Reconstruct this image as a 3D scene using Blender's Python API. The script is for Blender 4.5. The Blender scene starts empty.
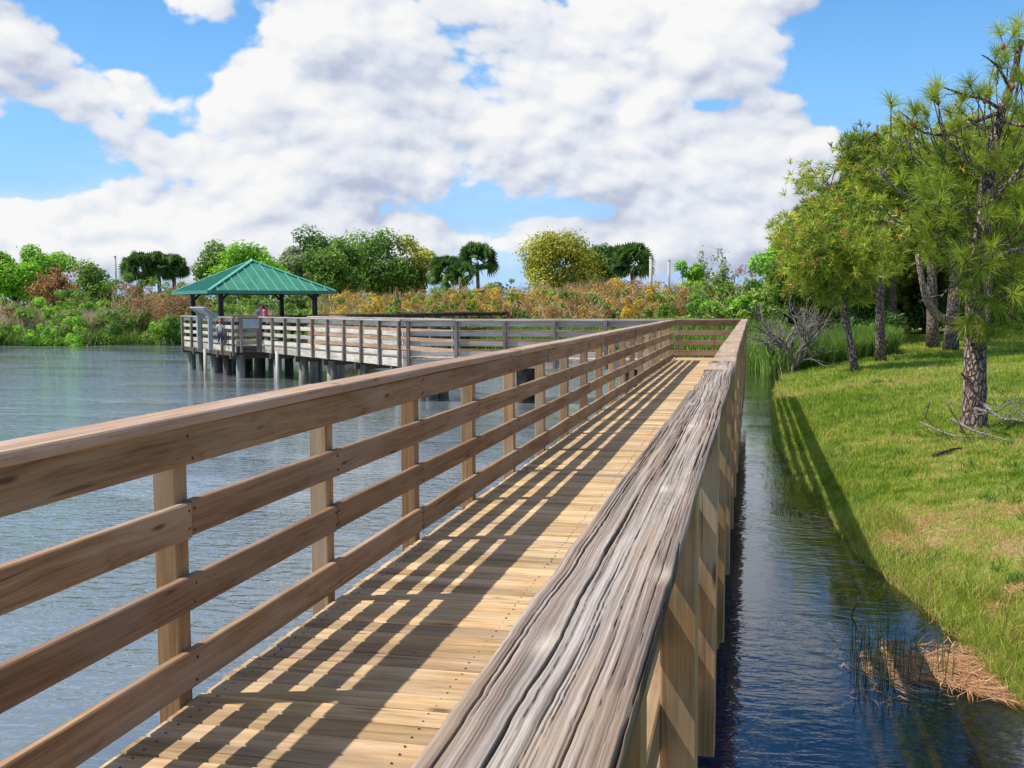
import bpy, math, random
import numpy as np
from mathutils import Vector, Matrix
R_=math.radians
random.seed(7); rng=np.random.default_rng(11)
scene=bpy.context.scene
col=scene.collection

# ------------------------------------------------------------------ camera
FPX=1060.0; PITCH=.074; ROLL=-.003; YAW=R_(12.74); EYE=1.452
fh=Vector((-math.sin(YAW),math.cos(YAW),0)); rh=Vector((math.cos(YAW),math.sin(YAW),0))
cF=fh*math.cos(PITCH)+Vector((0,0,-math.sin(PITCH))); u0=rh.cross(cF)
cR=math.cos(ROLL)*rh+math.sin(ROLL)*u0; cU=math.cos(ROLL)*u0-math.sin(ROLL)*rh
cam_d=bpy.data.cameras.new('camera'); cam=bpy.data.objects.new('camera',cam_d); col.objects.link(cam)
cam_d.sensor_width=36; cam_d.lens=FPX/1024*36; cam_d.clip_start=.05; cam_d.clip_end=3000
M=Matrix((cR,cU,-cF)).transposed().to_4x4(); M.translation=Vector((0,0,EYE)); cam.matrix_world=M
scene.camera=cam
def at(px,py,D):
    """a point D metres ahead of the viewpoint"""
    d=cF+cR*((px-512)/FPX)-cU*((py-384)/FPX)
    return Vector((0,0,EYE))+d*(D/d.dot(fh))
def on_z(px,py,z):
    d=cF+cR*((px-512)/FPX)-cU*((py-384)/FPX)
    return Vector((0,0,EYE))+d*((z-EYE)/d.z)

# ------------------------------------------------------------------ light, exposure
scene.view_settings.view_transform='Standard'; scene.view_settings.look='None'
scene.view_settings.exposure=0.2; scene.view_settings.gamma=1.0
scene.view_settings.use_curve_mapping=False
TO_SUN=Vector((-.625,-.175,1.0)).normalized()
sun_d=bpy.data.lights.new('sun','SUN'); sun=bpy.data.objects.new('sun',sun_d); col.objects.link(sun)
sun_d.energy=5.0; sun_d.angle=R_(.53); sun_d.color=(1.0,.95,.86)
sun.rotation_euler=TO_SUN.to_track_quat('Z','Y').to_euler(); sun.location=(0,0,40)

world=bpy.data.worlds.new('World'); scene.world=world; world.use_nodes=True
wt=world.node_tree; wt.nodes.clear()
class NT:
    """small helper for writing node trees as expressions"""
    def __init__(s,t): s.t=t
    def n(s,typ,**kw):
        x=s.t.nodes.new(typ)
        for k,v in kw.items(): setattr(x,k,v)
        return x
    def put(s,sock,v):
        if v is None: return
        if isinstance(v,bpy.types.NodeSocket): s.t.links.new(v,sock)
        else: sock.default_value=v
    def m(s,op,a,b=None,c=None,clamp=False):
        x=s.n('ShaderNodeMath',operation=op,use_clamp=clamp)
        s.put(x.inputs[0],a); s.put(x.inputs[1],b); s.put(x.inputs[2],c); return x.outputs[0]
    def vm(s,op,a,b=None,out=0):
        x=s.n('ShaderNodeVectorMath',operation=op); s.put(x.inputs[0],a)
        if b is not None: s.put(x.inputs[1],b)
        return x.outputs[out]
    def noise(s,vec,scale=5,detail=4,rough=.5,dist=0.0,dim='3D',out=0):
        x=s.n('ShaderNodeTexNoise',noise_dimensions=dim); s.put(x.inputs['Vector'],vec)
        x.inputs['Scale'].default_value=scale; x.inputs['Detail'].default_value=detail
        x.inputs['Roughness'].default_value=rough; x.inputs['Distortion'].default_value=dist
        return x.outputs[out]
    def mapping(s,vec,scale=(1,1,1),loc=(0,0,0),rot=(0,0,0)):
        x=s.n('ShaderNodeMapping'); s.put(x.inputs[0],vec); x.inputs['Scale'].default_value=scale
        x.inputs['Location'].default_value=loc; x.inputs['Rotation'].default_value=rot; return x.outputs[0]
    def ramp(s,v,stops,interp='LINEAR'):
        x=s.n('ShaderNodeValToRGB'); s.put(x.inputs[0],v); r=x.color_ramp; r.interpolation=interp
        while len(r.elements)<len(stops): r.elements.new(.5)
        for e,(p,c) in zip(r.elements,stops):
            e.position=p; e.color=(c[0],c[1],c[2],1) if not isinstance(c,(int,float)) else (c,c,c,1)
        return x.outputs[0]
    def mr(s,v,a,b,c=0,d=1,smooth=True):
        x=s.n('ShaderNodeMapRange'); x.interpolation_type='SMOOTHSTEP' if smooth else 'LINEAR'
        s.put(x.inputs[0],v)
        for i,q in enumerate((a,b,c,d)): s.put(x.inputs[1+i],q)
        return x.outputs[0]
    def mix(s,f,a,b,typ='MIX'):
        x=s.n('ShaderNodeMix',data_type='RGBA',blend_type=typ); s.put(x.inputs[0],f)
        for i,q in ((6,a),(7,b)):
            if isinstance(q,(tuple,list)) and len(q)==3: q=(*q,1)
            s.put(x.inputs[i],q)
        return x.outputs[2]
    def sep(s,v):
        x=s.n('ShaderNodeSeparateXYZ'); s.put(x.inputs[0],v); return x.outputs
    def comb(s,a,b,c):
        x=s.n('ShaderNodeCombineXYZ')
        for i,q in enumerate((a,b,c)): s.put(x.inputs[i],q)
        return x.outputs[0]

def build_world():
    w=NT(wt)
    sky=w.n('ShaderNodeTexSky',sky_type='NISHITA'); sky.sun_disc=False
    sky.sun_elevation=math.asin(TO_SUN.z); sky.sun_rotation=math.atan2(TO_SUN.x,TO_SUN.y)
    sky.air_density=1.0; sky.dust_density=.25; sky.ozone_density=2.5
    tc=w.n('ShaderNodeTexCoord').outputs['Generated']
    d=w.vm('NORMALIZE',tc)
    def density(dv,det,blobs):
        x,y,z=w.sep(dv)[:3]
        az=w.m('MULTIPLY',w.m('ARCTAN2',x,y),57.2958); el=w.m('MULTIPLY',w.m('ARCSINE',z),57.2958)
        A=w.m('ADD',az,12.74)
        tot=None
        # banks of cloud: (azimuth, elevation, half widths, weight) in degrees
        for (a,e,ra,re,wt_) in blobs:
            q=w.m('ADD',w.m('POWER',w.m('DIVIDE',w.m('SUBTRACT',A,a),ra),2.0),
                  w.m('POWER',w.m('DIVIDE',w.m('SUBTRACT',el,e),re),2.0))
            g=w.m('MULTIPLY',w.m('EXPONENT',w.m('MULTIPLY',q,-1.0)),wt_)
            tot=g if tot is None else w.m('ADD',tot,g)
        sv=w.vm('MULTIPLY',dv,(1,1,1.55))
        n1=w.noise(sv,scale=4.6,detail=det,rough=.56,dist=.15)
        vo=w.n('ShaderNodeTexVoronoi',feature='F1',normalize=True)
        vo.inputs['Scale'].default_value=11; vo.inputs['Detail'].default_value=2.0 if det>4 else 1.0; vo.inputs['Roughness'].default_value=.55; vo.inputs['Lacunarity'].default_value=2.1
        wv=w.vm('ADD',sv,w.vm('MULTIPLY',w.vm('SUBTRACT',w.noise(sv,scale=7,detail=2,out=1),(.5,.5,.5)),(.09,.09,.09))); w.put(vo.inputs['Vector'],wv)
        nn=w.m('ADD',w.m('MULTIPLY',w.m('SUBTRACT',n1,.5),2.9),w.m('MULTIPLY',w.m('SUBTRACT',.36,vo.outputs['Distance']),1.9))
        return w.m('ADD',w.m('ADD',tot if tot is not None else 0.0,nn),-.45), el, tot
    D,el,tot0=density(d,6,CLOUDS)
    off=w.vm('NORMALIZE',w.vm('ADD',d,(-.022,-.006,.040)))
    D2,_,_=density(off,2.5,CLOUDS[:9])
    off3=w.vm('NORMALIZE',w.vm('ADD',d,(-.006,-.002,.009)))
    D3,_,_=density(off3,5,[])
    D3=w.m('ADD',D3,tot0)
    alpha=w.mr(D,-.07,.11)
    veil=w.m('MULTIPLY',w.mr(el,10,0,0,.6),w.mr(D,-1.3,.1,.35,1))
    alpha=w.m('MAXIMUM',alpha,veil)
    lit=w.m('ADD',w.m('ADD',.62,w.m('MULTIPLY',w.m('SUBTRACT',D,D2),.42)),w.m('MULTIPLY',w.m('SUBTRACT',D,D3),.60),clamp=True)
    lit=w.m('SUBTRACT',lit,w.m('MULTIPLY',w.mr(D,.45,1.5),.16),clamp=True)
    cc=w.ramp(lit,[(0,(.42,.47,.62)),(.35,(.54,.60,.76)),(.62,(.82,.86,.94)),(.86,(1.0,1.0,1.0))])
    cc=w.mix(w.mr(D,.0,-.5,0,.75),cc,(.66,.76,.94))
    skc=w.mix(w.mr(el,26,-2,.12,.9),sky.outputs[0],(5.0,7.0,10.2))
    hs=w.n('ShaderNodeHueSaturation'); w.put(hs.inputs['Saturation'],w.mr(el,26,46,1.45,.62)); hs.inputs['Value'].default_value=1.22
    w.put(hs.inputs['Color'],skc)
    bs=w.n('ShaderNodeBackground'); w.put(bs.inputs[0],hs.outputs[0]); bs.inputs[1].default_value=.092
    bc=w.n('ShaderNodeBackground'); w.put(bc.inputs[0],cc); bc.inputs[1].default_value=.82
    ms=w.n('ShaderNodeMixShader'); w.put(ms.inputs[0],alpha)
    wt.links.new(bs.outputs[0],ms.inputs[1]); wt.links.new(bc.outputs[0],ms.inputs[2])
    out=w.n('ShaderNodeOutputWorld'); wt.links.new(ms.outputs[0],out.inputs[0])
def P(x,y,rx,ry,wt_): return ((x-512)/18.5,(306-y)/18.5,rx/18.5,ry/18.5,wt_)
CLOUDS=[P(270,140,230,80,.78),P(560,70,240,85,.62),P(330,35,200,45,.42),P(110,235,240,32,.62),P(620,170,130,45,.42),P(765,160,100,38,.66),
        P(20,135,60,30,.75),P(700,225,170,30,.85),P(440,250,330,32,.70),
        P(700,10,110,50,.4),P(15,60,45,30,.4),P(190,20,90,30,.3),P(70,165,26,40,-.6),P(930,60,120,110,-1.2),P(60,12,110,36,-.5),
        P(540,212,90,9,-.6),P(700,116,34,12,-.45),P(30,190,80,10,-.7),P(900,200,60,60,.2)]
build_world()
world.cycles.sampling_method='MANUAL'; world.cycles.sample_map_resolution=512

scene.cycles.max_bounces=6; scene.cycles.diffuse_bounces=3; scene.cycles.glossy_bounces=3; scene.cycles.transparent_max_bounces=6

# ------------------------------------------------------------------ object helpers
def link(o,parent=None):
    col.objects.link(o)
    if parent is not None: o.parent=parent
    return o
def tag(o,label=None,cat=None,group=None,kind=None):
    if label: o['label']=label
    if cat: o['category']=cat
    if group: o['group']=group
    if kind: o['kind']=kind
    return o
def empty(name,loc=(0,0,0),rz=0):
    o=bpy.data.objects.new(name,None); o.location=loc; o.rotation_euler=(0,0,rz); o.empty_display_size=.3
    return link(o)
def rebase(root,loc):
    """put the thing's origin at its base while its parts stay where they are"""
    loc=Vector(loc); root.location=loc
    for c in root.children: c.location=Vector(c.location)-loc

def mesh_np(name,V,F,mat,parent=None,attrs=None,smooth=False,uv=None,mats=None,midx=None):
    """V (n,3); F list of (m,k) index arrays; attrs name -> per face float array"""
    if not isinstance(F,(list,tuple)): F=[F]
    me=bpy.data.meshes.new(name)
    V=np.asarray(V,np.float32); me.vertices.add(len(V)); me.vertices.foreach_set('co',V.ravel())
    loops=np.concatenate([np.asarray(f,np.int32).ravel() for f in F])
    tot=np.concatenate([np.full(len(f),np.asarray(f).shape[1],np.int32) for f in F])
    st=np.concatenate([[0],np.cumsum(tot)[:-1]]).astype(np.int32)
    me.loops.add(len(loops)); me.loops.foreach_set('vertex_index',loops)
    me.polygons.add(len(tot)); me.polygons.foreach_set('loop_start',st); me.polygons.foreach_set('loop_total',tot)
    me.polygons.foreach_set('use_smooth',np.full(len(tot),smooth))
    for m_ in (mats or [mat]): me.materials.append(m_)
    if midx is not None: me.polygons.foreach_set('material_index',np.asarray(midx,np.int32))
    if attrs:
        for k,a in attrs.items():
            dom='FACE' if len(a)==len(tot) else 'POINT'
            at_=me.attributes.new(k,'FLOAT',dom); at_.data.foreach_set('value',np.asarray(a,np.float32))
    if uv is not None:
        ul=me.uv_layers.new(name='UVMap'); ul.data.foreach_set('uv',np.asarray(uv,np.float32).ravel())
    me.update(calc_edges=True); me.validate()
    return link(bpy.data.objects.new(name,me),parent)

class MB:
    """collects bars and tubes into one mesh, with UVs in metres along each bar"""
    def __init__(s): s.v=[];s.f=[];s.uv=[];s.r=[];s.mi=[]
    def bar(s,p0,p1,w,h,up=(0,0,1),ch=.004,seg=1,wob=0.0,rnd=None,mi=0,taper=1.0):
        p0=Vector(p0);p1=Vector(p1);d=(p1-p0);L=d.length;d.normalize()
        up=Vector(up); side=d.cross(up)
        if side.length<1e-4: side=d.cross(Vector((0,1,0)))
        side.normalize(); up=side.cross(d).normalized()
        a=w/2;b=h/2;ch=min(ch,a*.6,b*.6)
        prof=[(-a+ch,-b),(a-ch,-b),(a,-b+ch),(a,b-ch),(a-ch,b),(-a+ch,b),(-a,b-ch),(-a,-b+ch)]
        rv=random.random() if rnd is None else rnd
        base=len(s.v); n=8; o1=random.random()*50; o2=random.random()*50; ph=random.random()*6.3
        us=random.random()*40; vs=random.random()*7
        for i in range(seg+1):
            t=i/seg; k=1+(taper-1)*t
            wx=wob*math.sin(ph+t*5.1+o1) ; wz=wob*math.sin(2*ph+t*4.3+o2)
            c=p0+d*(L*t)+side*wx+up*wz
            for (x,y) in prof: s.v.append(tuple(c+side*(x*k)+up*(y*k)))
        per=[0]
        for j in range(n):
            q=Vector(prof[(j+1)%n])-Vector(prof[j]); per.append(per[-1]+q.length)
        for i in range(seg):
            for j in range(n):
                A=base+i*n+j;B=base+i*n+(j+1)%n
                s.f.append((A,B,B+n,A+n)); u1=us+L*i/seg;u2=us+L*(i+1)/seg
                s.uv+= [(u1,vs+per[j]),(u1,vs+per[j+1]),(u2,vs+per[j+1]),(u2,vs+per[j])]; s.r.append(rv); s.mi.append(mi)
        s.f.append(tuple(base+j for j in reversed(range(n)))); s.f.append(tuple(base+seg*n+j for j in range(n)))
        for e in (0,1):
            for j in (reversed(range(n)) if e==0 else range(n)):
                s.uv.append((us+prof[j][1]*.4,vs+prof[j][0]))
            s.r.append(rv); s.mi.append(mi)
    def tube(s,pts,rad,sides=8,rnd=None,mi=0,cap=True):
        pts=[Vector(p) for p in pts]; rv=random.random() if rnd is None else rnd
        base=len(s.v); L=0; prev=None; vs=random.random()*7; us=random.random()*9
        Ls=[0]
        for i in range(1,len(pts)): Ls.append(Ls[-1]+(pts[i]-pts[i-1]).length)
        for i,p in enumerate(pts):
            d=(pts[min(i+1,len(pts)-1)]-pts[max(i-1,0)]).normalized()
            if prev is None:
                x=d.orthogonal().normalized()
            else:
                x=(prev-d*prev.dot(d)); x=x.normalized() if x.length>1e-5 else d.orthogonal().normalized()
            prev=x; y=d.cross(x)
            r=rad[i] if hasattr(rad,'__len__') else rad
            for j in range(sides):
                a=2*math.pi*j/sides; s.v.append(tuple(p+x*(math.cos(a)*r)+y*(math.sin(a)*r)))
        for i in range(len(pts)-1):
            for j in range(sides):
                A=base+i*sides+j;B=base+i*sides+(j+1)%sides
                s.f.append((A,B,B+sides,A+sides)); r=rad[0] if hasattr(rad,'__len__') else rad
                c=2*math.pi*r/sides
                s.uv+=[(us+Ls[i],vs+c*j),(us+Ls[i],vs+c*(j+1)),(us+Ls[i+1],vs+c*(j+1)),(us+Ls[i+1],vs+c*j)]
                s.r.append(rv); s.mi.append(mi)
        if cap:
            for (o,rev) in ((0,True),((len(pts)-1)*sides,False)):
                idx=[base+o+j for j in range(sides)]
                if rev: idx=idx[::-1]
                s.f.append(tuple(idx)); s.uv+=[(0,0)]*sides; s.r.append(rv); s.mi.append(mi)
    def poly(s,pts,mi=0,rnd=.5):
        base=len(s.v); s.v+= [tuple(p) for p in pts]; s.f.append(tuple(range(base,base+len(pts))))
        s.uv+=[(p[0],p[1]) for p in pts]; s.r.append(rnd); s.mi.append(mi)
    def build(s,name,mat,parent=None,smooth=False,mats=None):
        me=bpy.data.meshes.new(name); me.from_pydata(s.v,[],s.f)
        for m_ in (mats or [mat]): me.materials.append(m_)
        me.polygons.foreach_set('material_index',np.array(s.mi,np.int32))
        me.polygons.foreach_set('use_smooth',np.full(len(s.f),smooth))
        a=me.attributes.new('rnd','FLOAT','FACE'); a.data.foreach_set('value',np.array(s.r,np.float32))
        ul=me.uv_layers.new(name='UVMap'); ul.data.foreach_set('uv',np.array(s.uv,np.float32).ravel())
        me.update()
        return link(bpy.data.objects.new(name,me),parent)

# ------------------------------------------------------------------ materials
def new_mat(name):
    m=bpy.data.materials.new(name); m.use_nodes=True; m.node_tree.nodes.clear(); return m,NT(m.node_tree)
def finish(m,w,shader,disp=None):
    o=w.n('ShaderNodeOutputMaterial'); m.node_tree.links.new(shader,o.inputs[0]); return m
def principled(w,colr,rough=.7,bump=None,bstr=.3,bdist=.01,spec=.3,metal=0):
    b=w.n('ShaderNodeBsdfPrincipled'); w.put(b.inputs['Base Color'],colr if not isinstance(colr,tuple) else (*colr,1))
    w.put(b.inputs['Roughness'],rough); b.inputs['Specular IOR Level'].default_value=spec; w.put(b.inputs['Metallic'],metal)
    if bump is not None:
        bp=w.n('ShaderNodeBump'); bp.inputs['Strength'].default_value=bstr; bp.inputs['Distance'].default_value=bdist
        w.put(bp.inputs['Height'],bump); w.t.links.new(bp.outputs[0],b.inputs['Normal'])
    return b.outputs[0]
def wood(name,dark,mid,light,grey=(.45,.42,.40),greyamt=.3,var=.35,rough=.75,bstr=.5,grain=70,stain=.35):
    m,w=new_mat(name)
    uv=w.n('ShaderNodeUVMap').outputs[0]
    at_=w.n('ShaderNodeAttribute',attribute_name='rnd').outputs['Fac']
    warp=w.noise(w.mapping(uv,(1.3,7,1)),scale=1,detail=2,out=1)
    uvw=w.vm('ADD',uv,w.vm('MULTIPLY',w.vm('SUBTRACT',warp,(.5,.5,.5)),(0,.03,0)))
    # knots
    vo=w.n('ShaderNodeTexVoronoi'); vo.inputs['Scale'].default_value=1.0; vo.inputs['Randomness'].default_value=1.0
    w.put(vo.inputs['Vector'],w.mapping(uv,(1.9,9.0,1)))
    kd=vo.outputs['Distance']; knot=w.mr(kd,.04,.13,1,0)
    uvk=w.vm('ADD',uvw,w.comb(0,w.m('MULTIPLY',w.mr(kd,.0,.5,1,0),.018),0))
    g1=w.noise(w.mapping(uvk,(1.6,grain,1)),scale=1,detail=7,rough=.65)
    g2=w.noise(w.mapping(uvk,(.9,grain*.22,1)),scale=1,detail=4,rough=.55)
    g3=w.noise(w.mapping(uvk,(7,grain*2.6,1)),scale=1,detail=3,rough=.6)
    g=w.m('ADD',w.m('MULTIPLY',g1,.5),w.m('ADD',w.m('MULTIPLY',g2,.35),w.m('MULTIPLY',g3,.15)))
    c=w.ramp(g,[(.33,dark),(.5,mid),(.66,light)])
    big=w.noise(w.mapping(uv,(1.1,3.5,1),loc=(4,9,0)),scale=1,detail=5,rough=.6)
    c=w.mix(w.m('MULTIPLY',w.mr(big,.42,.62),greyamt),c,grey)
    st=w.noise(w.mapping(uv,(3.0,14,1),loc=(14,2,0)),scale=1,detail=6,rough=.7)
    c=w.mix(w.m('MULTIPLY',w.mr(st,.58,.74),stain),c,(dark[0]*.6,dark[1]*.6,dark[2]*.62))
    v=w.m('ADD',1-var/2,w.m('MULTIPLY',at_,var))
    c=w.vm('MULTIPLY',c,w.comb(v,w.m('ADD',v,w.m('MULTIPLY',w.m('SUBTRACT',w.m('FRACT',w.m('MULTIPLY',at_,7.3)),.5),.05)),
           w.m('ADD',v,w.m('MULTIPLY',w.m('SUBTRACT',w.m('FRACT',w.m('MULTIPLY',at_,13.7)),.5),.14))))
    c=w.mix(w.m('MULTIPLY',knot,.75),c,(dark[0]*.35,dark[1]*.3,dark[2]*.3))
    crack=w.mr(w.noise(w.mapping(uvk,(1.1,grain*.8,1),loc=(7,3,0)),scale=1,detail=2),.27,.33,1,0)
    c=w.mix(w.m('MULTIPLY',crack,.6),c,(.03,.022,.018))
    h=w.m('SUBTRACT',g,w.m('ADD',w.m('MULTIPLY',crack,.5),w.m('MULTIPLY',knot,.1)))
    return finish(m,w,principled(w,c,rough,h,bstr,.004,spec=.25))
W_RAIL=wood('brown_weathered_timber',(.10,.052,.026),(.27,.158,.085),(.43,.28,.165),grey=(.36,.27,.195),greyamt=.55,var=.40,stain=.55,bstr=.9,grain=55)
W_CAP=wood('bleached_cap_timber',(.15,.085,.055),(.36,.235,.155),(.52,.38,.28),grey=(.46,.37,.31),greyamt=.45,var=.2,grain=75,bstr=.8)
W_POST=wood('yellow_post_timber',(.17,.085,.035),(.36,.205,.09),(.50,.32,.16),grey=(.46,.39,.28),greyamt=.5,var=.5)
W_DECK=wood('tan_deck_timber',(.15,.08,.035),(.45,.295,.145),(.68,.51,.30),grey=(.58,.46,.33),greyamt=.35,var=.55,grain=30,stain=.75,bstr=.9)
W_GREY=wood('silver_grey_timber',(.19,.155,.125),(.40,.335,.27),(.58,.51,.43),grey=(.56,.51,.45),greyamt=.5,var=.3,grain=40)
W_GREYPOST=wood('dull_grey_post_timber',(.085,.062,.047),(.17,.13,.10),(.27,.215,.17),greyamt=.3,var=.3,grain=40)
W_PALE=wood('pale_lichen_timber',(.16,.13,.09),(.45,.41,.33),(.70,.67,.58),grey=(.66,.62,.52),greyamt=.6,var=.3,grain=22,stain=.8)
W_DARK=wood('dark_and_shaded_timber',(.03,.024,.018),(.07,.055,.04),(.12,.10,.07),greyamt=.15,var=.3,grain=40)  # dark timber; also carries painted shade under the shelter and on the far rails
W_STONE=wood('concrete_pile',(.09,.09,.07),(.17,.17,.14),(.27,.27,.23),greyamt=.2,var=.2,grain=9)

def simple(name,colr,rough=.6,spec=.3,metal=0,noise=None,ns=8,bstr=0):
    m,w=new_mat(name); c=(*colr,1)
    if noise:
        n=w.noise(w.n('ShaderNodeTexCoord').outputs['Object'],scale=ns,detail=4)
        c=w.mix(w.mr(n,.35,.65),colr,noise)
    return finish(m,w,principled(w,c,rough,spec=spec,metal=metal))
NAIL=simple('rusty_nail',(.045,.03,.025),.6,.4,noise=(.09,.05,.035),ns=60)
ROOF=simple('green_painted_roof_sheet',(.035,.19,.125),.5,.35,noise=(.055,.23,.155),ns=3)
ROOF_L=simple('pale_green_roof_trim',(.11,.40,.30),.45,.5,noise=(.09,.34,.25),ns=4)
DARKPAINT=simple('dark_brown_painted_post',(.022,.018,.016),.6,.3,noise=(.035,.03,.026),ns=5)
GREYPLASTIC=simple('grey_recycled_board',(.30,.33,.33),.55,.3,noise=(.38,.41,.41),ns=9)
PANEL=simple('blue_grey_panel',(.36,.43,.48),.4,.4,noise=(.30,.38,.44),ns=6)
CONCRETE=simple('pale_concrete_pole',(.55,.53,.48),.8,.2,noise=(.42,.41,.38),ns=3)
SKIN=simple('skin',(.50,.27,.19),.55,.3,noise=(.46,.25,.17),ns=20)
CL_WHITE=simple('white_cloth',(.75,.75,.76),.9,.1,noise=(.68,.69,.72),ns=12)
CL_PINK=simple('pink_cloth',(.75,.10,.20),.9,.1,noise=(.66,.08,.16),ns=12)
CL_BLUE=simple('navy_cloth',(.04,.05,.10),.9,.1,noise=(.06,.07,.12),ns=12)
CL_ORANGE=simple('orange_cloth',(.85,.10,.03),.9,.1,noise=(.75,.09,.03),ns=12)
HAIR=simple('dark_hair',(.05,.028,.018),.6,.3,noise=(.08,.045,.03),ns=40)
HATM=simple('straw_hat',(.55,.42,.33),.85,.1,noise=(.48,.36,.28),ns=40)
BLACKP=simple('black_plastic',(.02,.02,.022),.4,.4,noise=(.03,.03,.03),ns=20)

def leafmat(name,stops,trans=.42,rough=.55,spec=.25):
    stops=[(p,tuple(min(v*BOOST,.8) for v in c)) for p,c in stops]
    """colour runs with the per-leaf 'tint' value"""
    m,w=new_mat(name)
    t=w.n('ShaderNodeAttribute',attribute_name='tint').outputs['Fac']
    c=w.ramp(t,stops)
    b=w.n('ShaderNodeBsdfPrincipled'); w.put(b.inputs['Base Color'],c); b.inputs['Roughness'].default_value=rough
    b.inputs['Specular IOR Level'].default_value=spec
    tr=w.n('ShaderNodeBsdfTranslucent'); w.put(tr.inputs[0],w.mix(.25,c,(1,1,.3),'MULTIPLY') )
    ms=w.n('ShaderNodeMixShader'); ms.inputs[0].default_value=trans
    w.t.links.new(b.outputs[0],ms.inputs[1]); w.t.links.new(tr.outputs[0],ms.inputs[2])
    return finish(m,w,ms.outputs[0])
BOOST=1.9
L_BRIGHT=leafmat('bright_green_leaves',[(0,(.045,.12,.012)),(.5,(.13,.27,.02)),(1,(.26,.42,.045))])
L_MID=leafmat('mid_green_leaves',[(0,(.035,.075,.015)),(.5,(.09,.16,.025)),(1,(.20,.28,.05))])
L_DARK=leafmat('dark_green_leaves',[(0,(.02,.05,.014)),(.5,(.05,.10,.022)),(1,(.12,.18,.05))])
L_OLIVE=leafmat('olive_yellow_leaves',[(0,(.08,.09,.018)),(.5,(.22,.22,.03)),(1,(.38,.36,.06))])
L_GOLD=leafmat('golden_leaves',[(0,(.09,.11,.025)),(.45,(.26,.19,.035)),(.8,(.44,.26,.02)),(1,(.55,.32,.02))])
L_RUST=leafmat('rusty_brown_leaves',[(0,(.09,.05,.03)),(.5,(.20,.11,.05)),(1,(.36,.20,.08))])
L_GREYG=leafmat('grey_green_leaves',[(0,(.08,.10,.05)),(.5,(.17,.20,.10)),(1,(.28,.31,.16))])
BOOST=2.0
L_PINE=leafmat('pine_needles',[(0,(.04,.07,.010)),(.35,(.115,.165,.018)),(.7,(.24,.28,.032)),(.9,(.36,.34,.05)),(1,(.22,.11,.04))],trans=.3)
BOOST=1.3
L_PINEBR=leafmat('brown_pine_needles',[(0,(.12,.07,.03)),(1,(.36,.20,.08))],trans=.2)
BOOST=1.45
L_GRASS=leafmat('bank_grass_blades',[(0,(.07,.14,.012)),(.3,(.16,.25,.025)),(.55,(.29,.34,.055)),(.78,(.45,.38,.15)),(1,(.42,.26,.13))],trans=.35,rough=.7,spec=.08)
L_REED=leafmat('straw_reeds',[(0,(.24,.17,.10)),(.5,(.45,.34,.22)),(1,(.62,.50,.36))],trans=.25)
L_RUSH=leafmat('dark_rushes',[(0,(.025,.04,.012)),(.6,(.07,.10,.025)),(1,(.25,.22,.08))],trans=.15)
L_MAT=leafmat('rust_straw_litter',[(0,(.16,.07,.035)),(.5,(.36,.18,.09)),(1,(.58,.38,.20))],trans=.1)

def bark(name,a,b,c,sc=1.0):
    m,w=new_mat(name); uv=w.n('ShaderNodeTexCoord').outputs['Object']
    vo=w.n('ShaderNodeTexVoronoi',feature='DISTANCE_TO_EDGE'); vo.inputs['Scale'].default_value=1
    wv=w.vm('ADD',w.mapping(uv,(17*sc,17*sc,6*sc)),w.vm('MULTIPLY',w.noise(uv,scale=9,detail=3,out=1),(1.2,1.2,1.2)))
    w.put(vo.inputs['Vector'],wv)
    n=w.noise(w.mapping(uv,(30,30,12)),scale=1,detail=5)
    e=w.mr(vo.outputs['Distance'],.0,.22)
    cc=w.mix(e,a,w.mix(w.mr(n,.35,.65),b,c))
    return finish(m,w,principled(w,cc,.9,w.m('ADD',e,w.m('MULTIPLY',n,.4)),.9,.03,spec=.1))
B_PINE=bark('pine_bark',(.06,.04,.032),(.25,.17,.135),(.44,.34,.29))
B_GREY=bark('grey_branch_bark',(.16,.14,.12),(.34,.31,.28),(.50,.47,.43),2)
B_DEAD=bark('silvery_dead_wood',(.20,.17,.15),(.42,.38,.35),(.60,.56,.52),3)
B_LIMB=bark('pale_limb_bark',(.20,.14,.11),(.42,.32,.27),(.60,.50,.44),2)
B_BROWN=bark('brown_trunk_bark',(.04,.03,.022),(.11,.085,.065),(.2,.16,.13))

# ------------------------------------------------------------------ ground and water
WATER_Z=-1.2
SHORE=[(3.5,-60),(2.6,-8),(2.25,3),(2.0,6.5),(1.86,7.7),(1.75,8.6),(1.6,9.8),(1.33,11.0),(1.14,12.9),(.95,15.2),(.72,17.5),(.58,22),(.62,28),(.85,34),(1.15,39),(1.0,43.5),
       (0,47),(-6,52),(-14,56),(-24,61),(-34,67),(-41,69.5),(-47,65.5),(-52,64.3),(-70,63),(-110,58),(-180,40)]
def shore_sd(X,Y):
    """signed distance to the shoreline, positive on land"""
    poly=np.array(SHORE+[(-900,40),(-900,2500),(1500,2500),(1500,-60)],float)
    n=len(poly); dmin=np.full(X.shape,1e9); inside=np.zeros(X.shape,bool)
    for i in range(n):
        x1,y1=poly[i];x2,y2=poly[(i+1)%n]
        dx,dy=x2-x1,y2-y1; t=np.clip(((X-x1)*dx+(Y-y1)*dy)/(dx*dx+dy*dy),0,1)
        if not(abs(x1)>=900 or abs(x2)>=900 or (x1>1400) ): dmin=np.minimum(dmin,np.hypot(X-(x1+t*dx),Y-(y1+t*dy)))
        c=((y1>Y)!=(y2>Y))&(X<(x2-x1)*(Y-y1)/((y2-y1) if y2!=y1 else 1e-9)+x1); inside^=c
    return np.where(inside,dmin,-dmin)
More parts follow.
